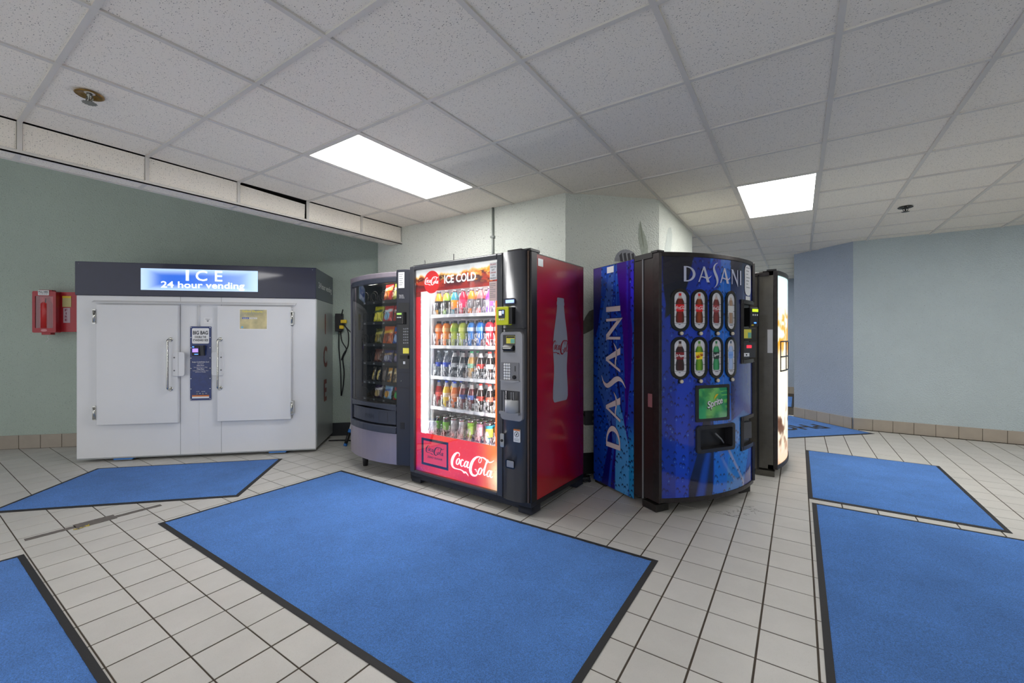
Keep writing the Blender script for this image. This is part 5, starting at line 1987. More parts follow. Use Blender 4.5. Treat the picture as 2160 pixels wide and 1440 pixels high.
def third(U, V):
    c = lerpc(SA(255, 240, 214), SA(214, 248, 246), sstep(0.55, 0.95, V))
    n = nfield(U, V, 8, 16, 51)
    m = sstep(0.10, 0.02, np.abs(V - 0.70) - 0.07 + 0.12 * (n - 0.5))
    c = lerpc(c, SA(240, 166, 44), m * sstep(0.38, 0.55, n))
    m = sstep(0.34, 0.22, V) * sstep(0.50, 0.66, nfield(U, V, 6, 14, 52))
    c = lerpc(c, SA(96, 52, 26), m)
    c = lerpc(c, SA(232, 190, 150), sstep(0.2, 0.0, V) * 0.7)
    return c
tp = art('front_panel', M_LIT3, THI, third, lambda u, v: (0.024 + u * 0.944, bow(0.024 + u * 0.944, TW, TB_), 0.105 + v * (TH - 0.147)), 70, 160, label='glowing cream picture front')
for z in (0.925, 1.052, 1.19):
    b = MB()
    b.prism([(0.10 + 0.7 * k / 10, bow(0.10 + 0.7 * k / 10, TW, TB_) - 0.006) for k in range(11)] + [(0.10 + 0.7 * k / 10, bow(0.10 + 0.7 * k / 10, TW, TB_) + 0.002) for k in range(10, -1, -1)], z, z + 0.012, lambda p, q, h: (p, q, h))
    b.build('selection_bar', M_CHARD, tp)
for x in (0.10, 0.30, 0.50):
    b = MB()
    b.box(x, x + 0.012, bow(x, TW, TB_) - 0.008, bow(x, TW, TB_) + 0.003, 0.925, 1.19)
    b.build('selection_post', M_CHARD, tp)
b = MB()
b.box(-0.0045, 0.0, 0.024, 0.064, 1.095, 1.302)
b.build('paper_sticker', M_PRINTW, THI)
b = MB()
b.box(-0.006, 0.0, 0.128, 0.140, 0.05, TH - 0.03)
b.build('door_gap', M_BLACK, THI)
b = MB()
b.box(-0.006, 0.01, 0.05, 0.25, TH - 0.045, TH - 0.012)
b.build('hinge_cover', M_TRIM, THI, bevel=0.003)
b = MB()
b.box(-0.004, 0.05, -0.004, 0.07, TH - 0.002, TH + 0.012)
b.build('hinge_cap', M_BLACK, THI)
for fx, fy in ((0.0, 0.01), (TW - 0.12, 0.01), (0.0, TD - 0.16), (TW - 0.12, TD - 0.16)):
    b = MB()
    b.box(fx, fx + 0.12, fy, fy + 0.15, 0.0, 0.052)
    b.build('foot', M_TBODY, THI, bevel=0.004)
# ------------------------------------------------------------------ snack machine with bowed glass
NW, ND, NB, NH = 0.872, 0.80, 0.09, 1.80
NLOC = Vector((-3.616, 2.570, 0))
SNK = thing('snack_machine', 'grey snack machine with bowed glass left of the red machine', 'vending machine', NLOC, RANG)
M_MAUVE = pmat('mauve_metal', S(158, 148, 158), 0.35, metal=0.35, var=(3, 0.05))
M_SLATE = pmat('slate_plastic', S(58, 62, 74), 0.4, var=(4, 0.08))
M_SLATED = pmat('dark_slate_plastic', S(44, 46, 56), 0.4)
M_INNER = pmat('dark_interior', S(46, 52, 54), 0.5)
M_TRAY = pmat('black_tray', S(28, 29, 32), 0.4)
def nb(x):
    return bow(x, NW, NB)
nmap = lambda x, z, o: (x, nb(x) - o, z)
def bent(name, x0, x1, z0, z1, out, dep, mat, par, m_=10, bev=0.0, **k):
    b = MB()
    o_ = [(x0 + (x1 - x0) * i / m_, nb(x0 + (x1 - x0) * i / m_) - out) for i in range(m_ + 1)]
    i_ = [(p[0], nb(p[0]) + dep) for p in reversed(o_)]
    b.prism(o_ + i_, z0, z1, lambda p, q, h: (p, q, h))
    return b.build(name, mat, par, bevel=bev, **k)
b = MB()
b.box(0.0, 0.02, 0.04, ND, 0.13, NH)
b.box(NW - 0.13, NW, 0.04, ND, 0.13, NH)
b.box(0.02, NW - 0.13, ND - 0.02, ND, 0.13, NH)
b.box(0.02, NW - 0.13, 0.04, ND - 0.02, 0.13, 0.60)
b.box(0.02, NW - 0.13, 0.04, ND - 0.02, NH - 0.05, NH)
b.build('cabinet', M_MAUVE, SNK)
XC = 0.742
bent('lower_panel', 0.004, XC, 0.134, 0.400, 0.0, 0.05, M_MAUVE, SNK, label='mauve grey lower panel')
bent('delivery_sill', 0.060, XC, 0.400, 0.462, 0.014, 0.05, M_SLATE, SNK, bev=0.006)
bent('delivery_recess', 0.060, XC, 0.462, 0.640, -0.050, 0.09, M_BLACK, SNK)
fl_ = bent('delivery_flap', 0.085, XC - 0.012, 0.475, 0.598, -0.004, 0.02, M_SLATE, SNK, bev=0.004)
letter('lettering', text_shape('PUSH', 0.0), (0.350, 0.478, 0.512, 0.548), M_SLATED, fl_, nmap, -0.0025)
for x0 in (0.165, 0.545):
    b = MB()
    o_, i_ = (x0, x0 + 0.10, 0.495, 0.578), (x0 + 0.003, x0 + 0.097, 0.498, 0.575)
    for (a, c_, d, e) in ((o_[0], i_[0], o_[2], o_[3]), (i_[1], o_[1], o_[2], o_[3]), (o_[0], o_[1], o_[2], i_[2]), (o_[0], o_[1], i_[3], o_[3])):
        b.add([nmap(a, d, -0.003), nmap(c_, d, -0.003), nmap(c_, e, -0.003), nmap(a, e, -0.003)], [(0, 1, 2, 3)])
    b.build('embossed_square', M_SLATED, fl_, norm=False)
# brow over the flap: arched
b = MB()
m_ = 12
top_ = [(0.06 + (XC - 0.06) * i / m_, 0.640) for i in range(m_ + 1)]
bot_ = [(p[0], 0.598 + 0.020 * math.sin(math.pi * (p[0] - 0.06) / (XC - 0.06))) for p in reversed(top_)]
pts = top_ + bot_
b.add([nmap(p[0], p[1], 0.006) for p in pts], [(i, i + 1, len(pts) - 2 - i, len(pts) - 1 - i) for i in range(m_)])
b.build('delivery_brow', M_SLATE, SNK, norm=False)
# frame around the glass
bent('left_stile', 0.0, 0.038, 0.400, NH, 0.004, 0.05, M_MAUVE, SNK, m_=3, bev=0.006)
bent('inner_stile', 0.038, 0.078, 0.400, 1.742, 0.010, 0.03, M_SLATE, SNK, m_=3, bev=0.008)
bent('top_rail', 0.0, XC, 1.752, NH, 0.006, 0.06, M_MAUVE, SNK, bev=0.008)
bent('inner_top_rail', 0.070, XC, 1.706, 1.754, 0.010, 0.03, M_SLATE, SNK, bev=0.008)
bent('bottom_rail', 0.060, XC, 0.636, 0.652, 0.010, 0.03, M_SLATE, SNK)
b = MB()
b.grid(lambda u, v: (0.070 + u * (XC - 0.070), nb(0.070 + u * (XC - 0.070)) - 0.002, 0.648 + v * 1.064), 24, 1)
b.build('glass', glass_mat('snack_glass', (0.93, 0.96, 0.95, 1), 0.0, 0.9), SNK, norm=False)
# control column
co = bent('control_column', XC + 0.003, NW, 0.134, 1.815, 0.010, 0.06, M_SLATED, SNK, m_=4, bev=0.008, label='dark slate control column')
def bpl(name, x0, x1, z0, z1, o, mat, par, th=0.004):
    return bent(name, x0, x1, z0, z1, o, -o + th, mat, par, m_=2)
nt2 = bpl('notice', 0.768, 0.822, 1.655, 1.790, 0.012, M_PRINTW, co)
for k in range(6):
    bpl('text_line', 0.775, 0.812 - 0.008 * (k % 2), 1.770 - k * 0.018, 1.774 - k * 0.018, 0.013, M_GREYPL, co)
for k in range(3):
    letter('lettering', text_shape(('Please make', 'selection', 'after paying')[k], 0.0), (0.775, 0.815 + 0.004 * k, 1.590 - k * 0.012, 1.598 - k * 0.012), M_PRINTW, co, nmap, 0.0115)
pr = bpl('payment_recess', 0.766, 0.866, 0.965, 1.528, 0.0115, M_BLACKG, co)
rd2 = bent('card_reader', 0.780, 0.838, 1.345, 1.448, 0.050, -0.012, M_BLACK, SNK, m_=2, bev=0.003)
bent('screen', 0.788, 0.830, 1.424, 1.440, 0.0512, -0.050, pmat('green_screen', S(150, 190, 90), 0.3, emit=0.5), rd2, m_=1)
for k in range(3):
    bent('key', 0.790 + 0.014 * k, 0.798 + 0.014 * k, 1.398, 1.406, 0.0512, -0.050, M_PRINTW, rd2, m_=1)
for r_ in range(6):
    for c_ in range(3):
        bent('key', 0.815 + c_ * 0.017, 0.826 + c_ * 0.017, 1.300 - r_ * 0.024, 1.312 - r_ * 0.024, 0.0150, -0.012, M_GREYPL, co, m_=1)
bent('bill_label', 0.812, 0.864, 1.095, 1.142, 0.0140, -0.012, M_YELLOWP, co, m_=1)
bent('bill_mouth', 0.800, 0.866, 1.050, 1.080, 0.030, -0.012, M_BLACK, co, m_=1)
bent('coin_button', 0.815, 0.832, 1.005, 1.028, 0.0150, -0.012, M_PRINTW, co, m_=1)
bent('coin_cup', 0.786, 0.824, 0.448, 0.505, 0.0118, -0.009, M_BLACK, co, m_=1)
for z in (0.80, 0.93):
    bent('panel_joint', XC + 0.004, NW, z, z + 0.003, 0.0108, -0.009, M_BLACK, co, m_=2)
b = MB()
b.lathe([(0.006, 0), (0.006, 0.004)], (0.795, nb(0.795) - 0.010, 0.86), 8, axis='y')
b.build('lock', M_CHROME, co)
for lx, ly in ((0.150, 0.06), (NW - 0.06, 0.08), (0.150, ND - 0.08), (NW - 0.14, ND - 0.08)):
    b = MB()
    b.lathe([(0.022, 0.0), (0.034, 0.134)], (lx, ly, 0), 14)
    b.build('leg', M_CHARD, SNK)
# interior
b = MB()
b.box(0.02, XC, 0.62, 0.64, 0.60, 1.75)
b.box(0.02, 0.026, 0.03, 0.62, 0.60, 1.75)
b.box(XC - 0.008, XC, 0.04, 0.62, 0.60, 1.75)
b.build('liner', M_INNER, SNK)
b = MB()
b.box(0.10, 0.70, -0.005, 0.015, 1.722, 1.732)
b.build('light_tube', pmat('snack_tube', S(255, 250, 240), 0.5, emit=14.0), SNK)
SNZ = [1.562, 1.372, 1.172, 1.002, 0.826, 0.672]
for si, z in enumerate(SNZ):
    b = MB()
    b.box(0.20, XC - 0.01, 0.0, 0.60, z - 0.012, z)
    tr = b.build('tray', M_TRAY, SNK)
    b = MB()
    b.box(0.20, XC - 0.01, -0.004, 0.0, z - 0.022, z + 0.006)
    b.build('tray_rail', M_TRAY, tr)
    lanes = [0.23, 0.37, 0.51, 0.65] if si != 4 else [0.23, 0.30, 0.37, 0.45, 0.53, 0.61, 0.68]
    rr = 0.045 if si != 4 else 0.026
    b = MB()
    b.tube([(rr * math.cos(a * 0.35), 0.0, rr * math.sin(a * 0.35)) for a in range(19)], 0.0022, 4)
    coil = None
    for lx in lanes:
        for yy in (0.003, 0.090, 0.176, 0.26):
            if coil is None:
                coil = b.build('coil', M_DSTEEL, tr, (lx, yy, z + rr + 0.004), norm=False)
            else:
                share(coil, 'coil', tr, (lx, yy, z + rr + 0.004))
    for k in range(3):
        b = MB()
        b.box(lanes[k] - 0.012, lanes[k] + 0.012, -0.0055, -0.004, z - 0.018, z - 0.004)
        b.build('price_tag', M_GREYPL, tr)

# ------------------------------------------------------------------ bottles, cans and snacks
def local_to_world(loc, ang, x, y, z):
    return (loc.x + x * math.cos(ang) - y * math.sin(ang), loc.y + x * math.sin(ang) + y * math.cos(ang), z)

PROFILES = {
    'juice': [(0.026, 0.0), (0.032, 0.006), (0.033, 0.02), (0.033, 0.125), (0.031, 0.14), (0.026, 0.160), (0.017, 0.180), (0.0165, 0.188)],
    'sport': [(0.028, 0.0), (0.034, 0.006), (0.035, 0.02), (0.033, 0.05), (0.034, 0.09), (0.030, 0.100), (0.036, 0.115), (0.037, 0.150), (0.030, 0.172), (0.018, 0.188)],
    'soda': [(0.024, 0.0), (0.031, 0.008), (0.033, 0.03), (0.031, 0.055), (0.0335, 0.08), (0.0335, 0.115), (0.031, 0.135), (0.023, 0.165), (0.0145, 0.188), (0.013, 0.198)],
}
CAPZ = {'juice': (0.188, 0.019, 0.018), 'sport': (0.188, 0.020, 0.018), 'soda': (0.198, 0.0145, 0.014)}
LABZ = {'juice': (0.045, 0.120, 0.0336), 'sport': (0.118, 0.148, 0.0376), 'soda': (0.080, 0.115, 0.0341)}
_proto = {}
def liquid(col, clear=False):
    if clear:
        return MATS.get('water_plastic') or glass_mat('water_plastic', (0.86, 0.91, 0.97, 1), 0.03, 2.0, milk=0.6)
    return pmat('liquid_%d_%d_%d' % col, S(*col), 0.12, coat=0.6)
def inkm(col):
    return pmat('label_%d_%d_%d' % col, S(*col), 0.35, var=(60, 0.25))
def make_bottle(kind, col, lab, cap, clear=False):
    key = (kind, col, lab, cap, clear)
    if key not in _proto:
        r = thing('drink_bottle', 'x', 'bottle')
        b = MB()
        b.lathe(PROFILES[kind], n=18)
        b.build('body', liquid(col, clear), r)
        b = MB()
        z0, z1, rr = LABZ[kind]
        b.lathe([(rr, z0), (rr, z1)], n=18, cap=False)
        b.build('label', inkm(lab), r)
        b = MB()
        z, rr, h = CAPZ[kind]
        b.lathe([(rr, z), (rr, z + h * 0.8), (rr * 0.9, z + h)], n=14)
        b.build('cap', inkm(cap), r)
        if kind == 'soda' and not clear:
            b = MB()
            b.lathe([(0.0233, 0.165), (0.0148, 0.1885), (0.0134, 0.198)], n=18, cap=False)
            b.build('clear_neck', pmat('clear_neck', S(190, 186, 184), 0.15, coat=0.4), r)
        _proto[key] = [r, False]
    return _proto[key]
ORD = ['first', 'second', 'third', 'fourth', 'fifth', 'sixth', 'seventh', 'eighth']
ROWN = ['top shelf', 'second shelf', 'third shelf', 'fourth shelf']
BK, GY = (26, 26, 30), (120, 120, 126)
ROWS = [
    ('juice', 'juice bottle', [('amber', (240, 170, 60), (40, 36, 34), GY), ('pale green', (150, 190, 80), (50, 54, 46), GY), ('orange and teal', (60, 150, 170), (244, 160, 40), GY), ('crimson', (206, 40, 70), (230, 60, 110), GY),
                             ('orange', (240, 130, 20), (110, 110, 116), GY), ('pink', (220, 110, 110), (70, 70, 74), GY), ('purple', (130, 70, 190), (150, 90, 210), GY), ('lilac', (190, 170, 220), (220, 216, 230), GY)]),
    ('sport', 'sports drink', [('orange', (246, 128, 20), (250, 190, 150), BK), ('bright orange', (250, 140, 30), (246, 180, 120), BK), ('lime', (190, 204, 60), (150, 190, 30), BK), ('pale lime', (196, 210, 70), (226, 230, 120), BK),
                             ('blue', (20, 120, 200), (200, 220, 240), BK), ('deep blue', (16, 110, 206), (120, 180, 236), BK), ('red', (226, 40, 60), (240, 180, 186), BK), ('cherry red', (200, 30, 50), (240, 200, 206), BK)]),
    ('soda', 'bottle', [('clear water', (190, 200, 214), (60, 84, 190), (220, 226, 232), True), ('clear still water', (190, 200, 214), (40, 70, 190), (220, 226, 232), True), ('silver-labelled cola', (24, 18, 20), (176, 180, 186), BK), ('grey-labelled cola', (24, 18, 20), (150, 154, 160), BK),
                        ('golden ginger', (196, 150, 70), (130, 190, 160), (20, 150, 90)), ('red-labelled cola', (30, 16, 14), (226, 44, 36), BK), ('white-labelled cola', (26, 18, 18), (226, 226, 230), (226, 50, 44)), ('dark cola', (26, 18, 18), (200, 204, 210), BK)]),
    ('soda', 'soda bottle', [('red', (176, 24, 40), (250, 110, 100), (40, 80, 190)), ('yellow', (236, 200, 10), (236, 230, 200), (40, 80, 200)), ('orange', (246, 120, 20), (250, 180, 140), (50, 90, 220)), ('dark red', (110, 12, 30), (40, 70, 150), BK),
                             ('maroon', (100, 12, 28), (70, 110, 190), BK), ('brown cola', (36, 20, 18), (170, 60, 50), (230, 60, 50)), ('black cola', (34, 22, 22), (190, 100, 80), (226, 60, 50)), ('lemon', (226, 210, 80), (50, 90, 190), (40, 90, 190))]),
]
for ri, (kind, noun, items) in enumerate(ROWS):
    z = SHELVES[ri] + 0.0006
    for li, it in enumerate(items):
        clear = len(it) > 4
        pr_ = make_bottle(kind, it[1], it[2], it[3], clear)
        for dp_ in range(2):
            loc = local_to_world(RLOC, RANG, LANES[li], 0.140 + 0.078 * dp_, z)
            if not pr_[1]:
                o = pr_[0]
                o.location = loc
                pr_[1] = True
            else:
                o = copy_tree(pr_[0], loc)
            where = '%s of red machine' % ROWN[ri] if dp_ == 0 else 'rear rank, %s of red machine' % ROWN[ri]
            tag(o, '%s %s, %s from left, %s' % (it[0], noun, ORD[li], where), 'bottle', 'drinks on the shelves of the red machine')
CANS = [('black and green', (22, 28, 20), (90, 170, 40)), ('black', (20, 24, 20), (110, 190, 50)), ('silver', (190, 192, 196), (170, 172, 176)), ('white', (206, 208, 212), (180, 182, 190)),
        ('lime green', (150, 206, 50), (170, 214, 90)), ('pink', (226, 170, 196), (232, 190, 210)), ('teal and yellow', (60, 160, 180), (220, 220, 80)), ('tan', (196, 160, 130), (160, 60, 90))]
ckey = {}
for li, (nm, c1, c2) in enumerate(CANS):
    for dp_ in range(3):
        nm2 = nm
        loc = local_to_world(RLOC, RANG, LANES[li], 0.135 + 0.068 * dp_, 0.4126)
        if li not in ckey:
            r = thing('drink_can', 'x', 'can')
            b = MB()
            b.lathe([(0.024, 0.0), (0.0305, 0.008), (0.031, 0.015), (0.031, 0.140)], n=18, cap=True)
            b.build('body', pmat('can_%d' % li, S(*c1), 0.25, metal=0.3, coat=0.3), r)
            b = MB()
            b.lathe([(0.0313, 0.05), (0.0313, 0.115)], n=18, cap=False)
            b.build('label', inkm(c2), r)
            b = MB()
            b.lathe([(0.031, 0.140), (0.026, 0.152), (0.0268, 0.155), (0.0245, 0.156), (0.024, 0.152)], n=18, cap=True)
            b.build('lid', M_CHROME, r)
            ckey[li] = r
            r.location = loc
            o = r
        else:
            o = copy_tree(ckey[li], loc)
        w_ = ('front', 'second', 'third')[dp_]
        tag(o, '%s drink can, %s from left, %s rank, bottom of red machine' % (nm, ORD[li], w_), 'can', 'cans at the bottom of the red machine')

def bag_obj(name, w, h, t, base, accent, accent2, seed):
    nu, nv = 12, 16
    b = MB()
    def f(u, v, s):
        px, pz = (u - 0.5) * w, v * h
        th = t * max(0.0, 1 - abs(2 * u - 1) ** 3) * max(0.0, (1 - abs(2 * v - 1) ** 4)) * (1.15 - 0.5 * v)
        px *= 0.93 + 0.07 * abs(2 * v - 1)
        n_ = 0.004 * mnoise.noise(Vector((u * 6 + seed, v * 6, s)))
        return (px, -s * (th / 2 + n_ * (th > 0.002)), pz)
    b.grid(lambda u, v: f(u, v, 1), nu, nv)
    b.grid(lambda u, v: f(u, v, -1), nu, nv)
    o = b.build(name, M_BAG, None, norm=False)
    V, U = np.meshgrid(np.linspace(0, 1, nv + 1), np.linspace(0, 1, nu + 1), indexing='ij')
    c = np.zeros(U.shape + (3,)) + SA(*base)
    d = np.sqrt((U - 0.5) ** 2 + ((V - 0.36) * 1.1) ** 2)
    c = lerpc(c, SA(*accent), sstep(0.34, 0.26, d))
    c = lerpc(c, SA(*accent2), sstep(0.10, 0.06, np.abs(V - 0.66 - 0.1 * (U - 0.5))) * sstep(0.45, 0.40, np.abs(U - 0.5)))
    c = lerpc(c, c * 0.6, sstep(0.03, 0.0, np.minimum(V, 1 - V)))
    c = np.concatenate([c.reshape(-1, 3)] * 2)
    rgba = np.ones((len(c), 4), np.float32)
    rgba[:, :3] = c
    a = o.data.color_attributes.new('Col', 'FLOAT_COLOR', 'POINT')
    a.data.foreach_set('color', rgba.ravel())
    return o
M_BAG = pmat('foil_print', (1, 1, 1, 1), 0.22, attr=True, coat=0.4, bump=(60, 0.3, 0.004))
ITEMS = [
    (0, 0.51, 0.125, 0.155, (204, 40, 30), (236, 130, 40), (250, 220, 120), 'red and orange crisp bag on the top tray'),
    (0, 0.65, 0.125, 0.155, (196, 206, 60), (226, 226, 130), (250, 250, 220), 'lime yellow crisp bag on the top tray'),
    (1, 0.37, 0.125, 0.150, (214, 208, 40), (236, 226, 90), (60, 90, 40), 'yellow crisp bag on the second tray'),
    (1, 0.51, 0.125, 0.150, (210, 50, 50), (140, 190, 226), (230, 240, 250), 'blue and red crisp bag on the second tray'),
    (1, 0.65, 0.125, 0.150, (200, 40, 50), (150, 70, 50), (240, 200, 200), 'red crisp bag on the second tray'),
    (2, 0.37, 0.115, 0.145, (88, 90, 44), (150, 130, 50), (200, 190, 90), 'olive green snack bag on the third tray'),
    (2, 0.51, 0.130, 0.165, (226, 100, 10), (140, 60, 14), (250, 190, 40), 'orange snack bag on the third tray'),
    (2, 0.65, 0.125, 0.155, (40, 100, 200), (170, 196, 236), (220, 70, 30), 'blue cookie bag on the third tray'),
    (3, 0.37, 0.115, 0.125, (96, 62, 54), (150, 100, 80), (120, 80, 70), 'brown pastry packet on the fourth tray'),
    (3, 0.51, 0.125, 0.115, (50, 50, 110), (170, 170, 190), (180, 150, 110), 'navy and white packet on the fourth tray'),
    (3, 0.65, 0.125, 0.115, (70, 64, 110), (150, 140, 170), (210, 170, 100), 'violet grey packet on the fourth tray'),
    (4, 0.30, 0.045, 0.130, (60, 50, 30), (226, 200, 110), (120, 90, 40), 'gold and black candy bar, first on the fifth tray'),
    (4, 0.37, 0.045, 0.130, (40, 34, 26), (236, 214, 130), (226, 200, 110), 'black and cream candy bar, second on the fifth tray'),
    (4, 0.45, 0.045, 0.130, (50, 30, 24), (80, 60, 40), (90, 70, 60), 'dark brown candy bar, third on the fifth tray'),
    (4, 0.53, 0.055, 0.130, (200, 140, 30), (60, 40, 20), (250, 230, 180), 'amber candy bar, fourth on the fifth tray'),
    (4, 0.61, 0.050, 0.130, (190, 160, 110), (70, 50, 40), (236, 210, 160), 'tan candy bar, fifth on the fifth tray'),
    (4, 0.68, 0.045, 0.130, (190, 60, 80), (230, 200, 200), (120, 30, 50), 'pink candy bar, sixth on the fifth tray'),
    (5, 0.37, 0.115, 0.120, (50, 36, 70), (196, 170, 120), (226, 220, 226), 'dark purple snack packet on the bottom tray'),
    (5, 0.51, 0.120, 0.120, (140, 190, 226), (226, 170, 80), (60, 110, 190), 'light blue snack packet on the bottom tray'),
    (5, 0.65, 0.115, 0.115, (190, 50, 50), (90, 190, 110), (60, 120, 60), 'red and green snack packet on the bottom tray'),
]
for k, (ti, lx, w, h, c0, c1, c2, lab) in enumerate(ITEMS):
    for dp_ in range(2 if ti != 4 else 1):
        o = bag_obj('candy_bar' if ti == 4 else 'snack_bag', w, h, 0.042 if ti != 4 else 0.018, c0, c1, c2, k)
        o.location = local_to_world(NLOC, RANG, lx, 0.036 + 0.086 * dp_, SNZ[ti] + 0.0025)
        o.rotation_euler = (math.radians(-11), 0, RANG + random.uniform(-0.08, 0.08))
        tag(o, lab + (' of the snack machine' if dp_ == 0 else ', behind the front one'), 'candy bar' if ti == 4 else 'snack bag', 'snacks in the snack machine')
# ------------------------------------------------------------------ small things
# conduit on the pale wall
b = MB()
b.tube([(-2.534, 3.428, 1.75), (-2.534, 3.428, CEIL)], 0.011, 10)
cd = b.build('conduit_pipe', pmat('grey_conduit', S(140, 146, 142), 0.4, metal=0.3))
tag(cd, 'thin grey conduit pipe running up the pale wall', 'pipe')
b = MB()
b.box(-2.556, -2.512, 3.412, 3.44, 2.225, 2.245)
b.build('pipe_clip', MATS['grey_conduit'], cd)
# aerials standing on the machine tops
for (x, y, z, h, lab) in ((0.72, 0.30, NH, 0.15, 'thin black aerial standing on the snack machine top'), ):
    t = thing('aerial', lab, 'antenna', local_to_world(NLOC, RANG, x, y, z), RANG)
    b = MB()
    b.lathe([(0.016, 0), (0.016, 0.012), (0.005, 0.016), (0.004, h), (0.002, h + 0.002)], n=8)
    b.build('rod', M_BLACK, t)
    b = MB()
    b.lathe([(0.012, 0.0162), (0.010, 0.026)], n=8, cap=False)
    b.build('base_light', M_RED, t)
t = thing('aerial', 'thin black aerial standing on the red machine top', 'antenna', local_to_world(RLOC, RANG, 0.30, 0.20, RH - 0.012), RANG)
b = MB()
b.lathe([(0.014, 0), (0.014, 0.012), (0.005, 0.016), (0.004, 0.12), (0.002, 0.122)], n=8)
b.build('rod', M_BLACK, t)

# broom handle leaning between ice and snack machine
t = thing('broom_handle', 'white pole with black and blue grip leaning beside the snack machine', 'pole', (-4.266, 2.958, 0), 0)
A, B_ = Vector((0.0, 0.0, 0.005)), Vector((0.166, 0.455, 1.50))
def along(f0, f1):
    return [A.lerp(B_, f0), A.lerp(B_, f1)]
for nm, f0, f1, r, m in (('end_cap', 0.0, 0.018, 0.020, M_BLUEPL), ('grip', 0.018, 0.098, 0.019, M_BLACK), ('collar', 0.098, 0.122, 0.021, M_BLUEPL), ('pole', 0.122, 1.0, 0.015, M_WHITE)):
    b = MB()
    b.tube(along(f0, f1), r, 12)
    b.build(nm, m, t)

# power cord on the floor from under the ice machine
def smooth_path(pts, n=6, it=4):
    P = [Vector(p) for p in pts]
    C = []
    for i in range(len(P) - 1):
        for k in range(n):
            C.append(P[i].lerp(P[i + 1], k / n))
    C.append(P[-1])
    for _ in range(it):
        C = [C[0]] + [(C[i - 1] + C[i] * 2 + C[i + 1]) / 4 for i in range(1, len(C) - 1)] + [C[-1]]
    return C
b = MB()
b.tube(smooth_path([(-4.63, 2.99, 0.008), (-4.52, 3.10, 0.008), (-4.36, 3.16, 0.008), (-4.10, 3.22, 0.008), (-3.75, 3.24, 0.008)]), 0.008, 6)
tag(b.build('power_cord', M_BLACK), 'black power cord on the floor by the broom handle', 'cord')
pts = []
for k in range(70):
    a = k * 0.33
    r = 0.045 + 0.008 * math.sin(k * 1.7)
    pts.append((-1.525 + r * math.cos(a), 3.375 + 0.9 * r * math.sin(a), 0.008 + 0.0006 * k))
b = MB()
b.tube(pts, 0.0085, 6)
tag(b.build('power_cord', M_BLACK, norm=False), 'coiled black power cord on the floor between red and blue machines', 'cord')
# outlet on the angled column face
t = thing('outlet_box', 'grey double outlet low on the column between red and blue machines', 'outlet', (-1.735 + 0.235 * 0.7071, 3.45 + 0.235 * 0.7071, 0), math.radians(45))
b = MB()
b.box(-0.07, 0.06, -0.045, 0.001, 0.445, 0.57)
b.build('box', MATS['dark_grey_plastic'], t, bevel=0.004)
for z in (0.480, 0.535):
    b = MB()
    b.lathe([(0.017, 0), (0.017, 0.003)], (0.015, -0.045, z), 14, axis='y')
    rc = b.build('socket', M_GREYPL, t)
b = MB()
b.tube(smooth_path([(-0.07, -0.03, 0.53), (-0.12, -0.05, 0.60), (-0.15, -0.06, 0.50), (-0.12, -0.06, 0.38), (-0.10, -0.06, 0.20)]), 0.007, 6)
b.build('cord', M_BLACK, t)

# dark adhesive residue left on the tiles
M_TAPE = pmat('worn_tape', S(104, 99, 95), 0.8, pos=True, var=(30, 0.2))
def tape(x, y, rz, L, w, lab):
    rng = random.Random(int(L * 1000))
    top = [(L * k / 24, w / 2 + rng.uniform(-0.002, 0.002)) for k in range(25)]
    bot = [(L * k / 24, -w / 2 + rng.uniform(-0.002, 0.002)) for k in range(24, -1, -1)]
    b = MB()
    b.prism(top + bot, 0.0006, 0.0016, lambda p, q, h: (p, q, h))
    return tag(b.build('tape_strip', M_TAPE, None, (x, y, 0), rz), lab, 'tape')
tape(-3.905, 0.50, math.radians(90), 0.22, 0.045, 'grey tape strip on the tiles, end nearest the left mat')
tape(-3.905, 0.715, math.radians(90), 0.20, 0.10, 'wide grey tape patch in the middle of the tape line')
tape(-3.895, 0.915, math.radians(89), 0.25, 0.045, 'grey tape strip on the tiles, end nearest the ice machine mat')
b = MB()
rng = random.Random(3)
for k in range(9):
    x, y = rng.uniform(-0.015, 0.015), rng.uniform(-0.02, 0.05)
    a = rng.uniform(0, 6)
    dx, dy = 0.02 * math.cos(a), 0.02 * math.sin(a)
    b.add([(x, y, 0.002), (x + dx, y + dy, 0.004 + rng.uniform(0, .006)), (x + dx - dy * 0.3, y + dy + dx * 0.3, 0.003), (x - dy * 0.3, y + dx * 0.3, 0.002)], [(0, 1, 2, 3)])
tag(b.build('litter_scrap', pmat('scrap_yellow', S(190, 170, 70), 0.6), None, (-3.852, 0.735, 0), norm=False), 'crumpled yellow scrap on the grey tape patch', 'litter', kind='stuff')

# mural painted on the column
M_LEAF = pmat('mural_leaf', S(172, 180, 166), 0.8, pos=True, var=(40, 0.2))
M_LEAFD = pmat('mural_vein', S(146, 152, 136), 0.8)
M_FISH = pmat('mural_grey', S(150, 152, 158), 0.8, pos=True, var=(30, 0.1))
M_FISHD = pmat('mural_dark', S(70, 70, 76), 0.8)
M_SEAL = pmat('mural_seal', S(104, 102, 94), 0.8, pos=True, var=(20, 0.2))
def dgm(p, q, o):
    n = 0.70710678
    return (-1.735 + (p - 0.007) * n + o * n, 3.44 + (p - 0.007) * n * 1.01 - o * n, q)
def paint(name, pts, mat, o=0.0015, mp=dgm):
    b = MB()
    b.add([mp(p, q, o) for p, q in pts], [tuple(range(len(pts)))])
    return b.build(name, mat, core, norm=False)
paint('mural_leaf', [(0.730, 2.32), (0.750, 2.25), (0.785, 2.17), (0.808, 2.09), (0.810, 2.00), (0.800, 1.92), (0.775, 1.92), (0.735, 2.05), (0.712, 2.15), (0.715, 2.24)], M_LEAF)
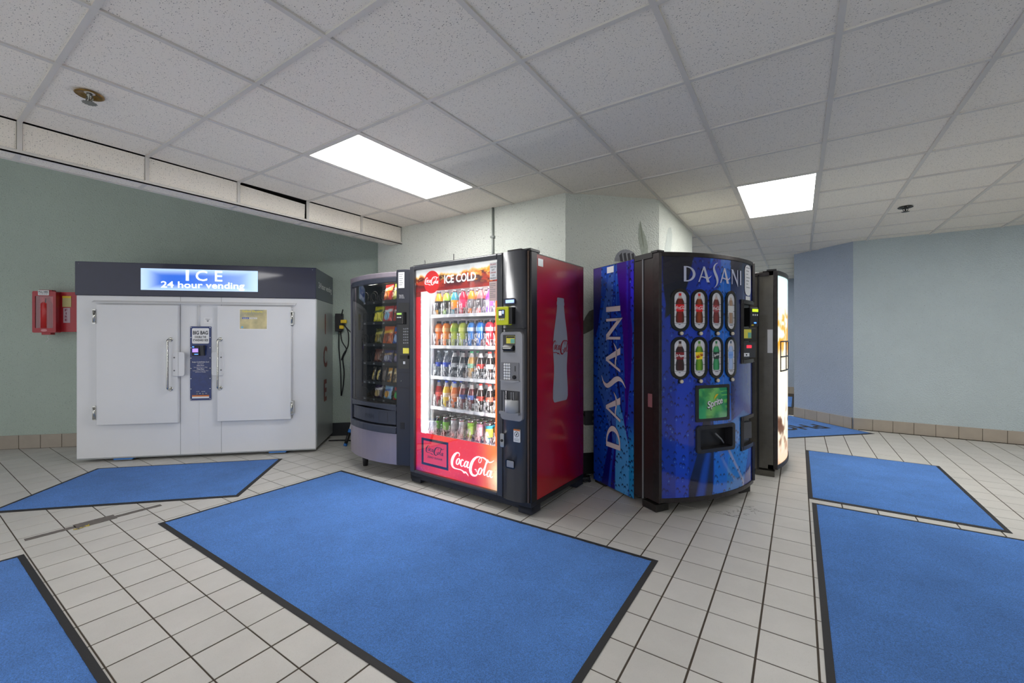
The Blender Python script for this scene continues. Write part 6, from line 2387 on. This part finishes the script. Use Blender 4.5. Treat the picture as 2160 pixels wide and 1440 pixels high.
paint('mural_vein', [(0.730, 2.32), (0.748, 2.22), (0.765, 2.12), (0.772, 2.05), (0.755, 2.10), (0.735, 2.20)], M_LEAFD, 0.002)
fin = [(0.590 + 0.115 * math.cos(math.pi * k / 12), 1.93 + 0.115 * math.sin(math.pi * k / 12)) for k in range(13)]
paint('mural_fish', fin, M_FISH)
for k, x in enumerate((0.522, 0.562, 0.602, 0.642)):
    paint('mural_stripe', [(x, 2.005 - 0.02 * (k == 0)), (x + 0.024, 2.015), (x + 0.038, 1.93), (x + 0.012, 1.93)], M_FISHD, 0.002)
paint('mural_seal', [(0.12, 1.24), (0.16, 1.34), (0.19, 1.41), (0.23, 1.47), (0.28, 1.49), (0.32, 1.47), (0.32, 1.36), (0.26, 1.30), (0.20, 1.27)], M_SEAL)
ym = lambda p, q, o: (-1.088 + o, 4.094 + p, q)
M_MW = pmat('mural_white', S(226, 226, 224), 0.8)
M_MG = pmat('mural_pale', S(188, 196, 190), 0.8, pos=True, var=(30, 0.08))
paint('mural_leaf', [(0.18, 1.80), (0.20, 2.10), (0.30, 2.28), (0.36, 2.34), (0.45, 2.36), (0.50, 2.30), (0.47, 2.18), (0.38, 2.05), (0.34, 1.80)], M_MG, mp=ym)
paint('mural_wave', [(0.36, 1.80), (0.42, 2.00), (0.50, 2.12), (0.56, 2.16), (0.62, 2.05), (0.70, 1.95), (0.86, 1.94), (1.0, 1.80)], M_MW, mp=ym)

# grime and loose fluff under the blue machine
b = MB()
rng = random.Random(11)
for k in range(40):
    x, y = rng.uniform(-0.08, 0.22), rng.uniform(-0.06, 0.06)
    a = rng.uniform(0, 6.28)
    L = rng.uniform(0.01, 0.05)
    p = [(x, y, 0.0012), (x + L * 0.5 * math.cos(a), y + L * 0.5 * math.sin(a) + 0.004, 0.002), (x + L * math.cos(a + 0.4), y + L * math.sin(a + 0.4), 0.0012)]
    b.tube(p, 0.0006, 4)
tag(b.build('dust_fluff', pmat('dust', S(60, 56, 52), 0.9), None, (-0.37, 3.33, 0), math.radians(58), norm=False), 'dark dust fluff under the blue machine edge', 'dust', kind='stuff')
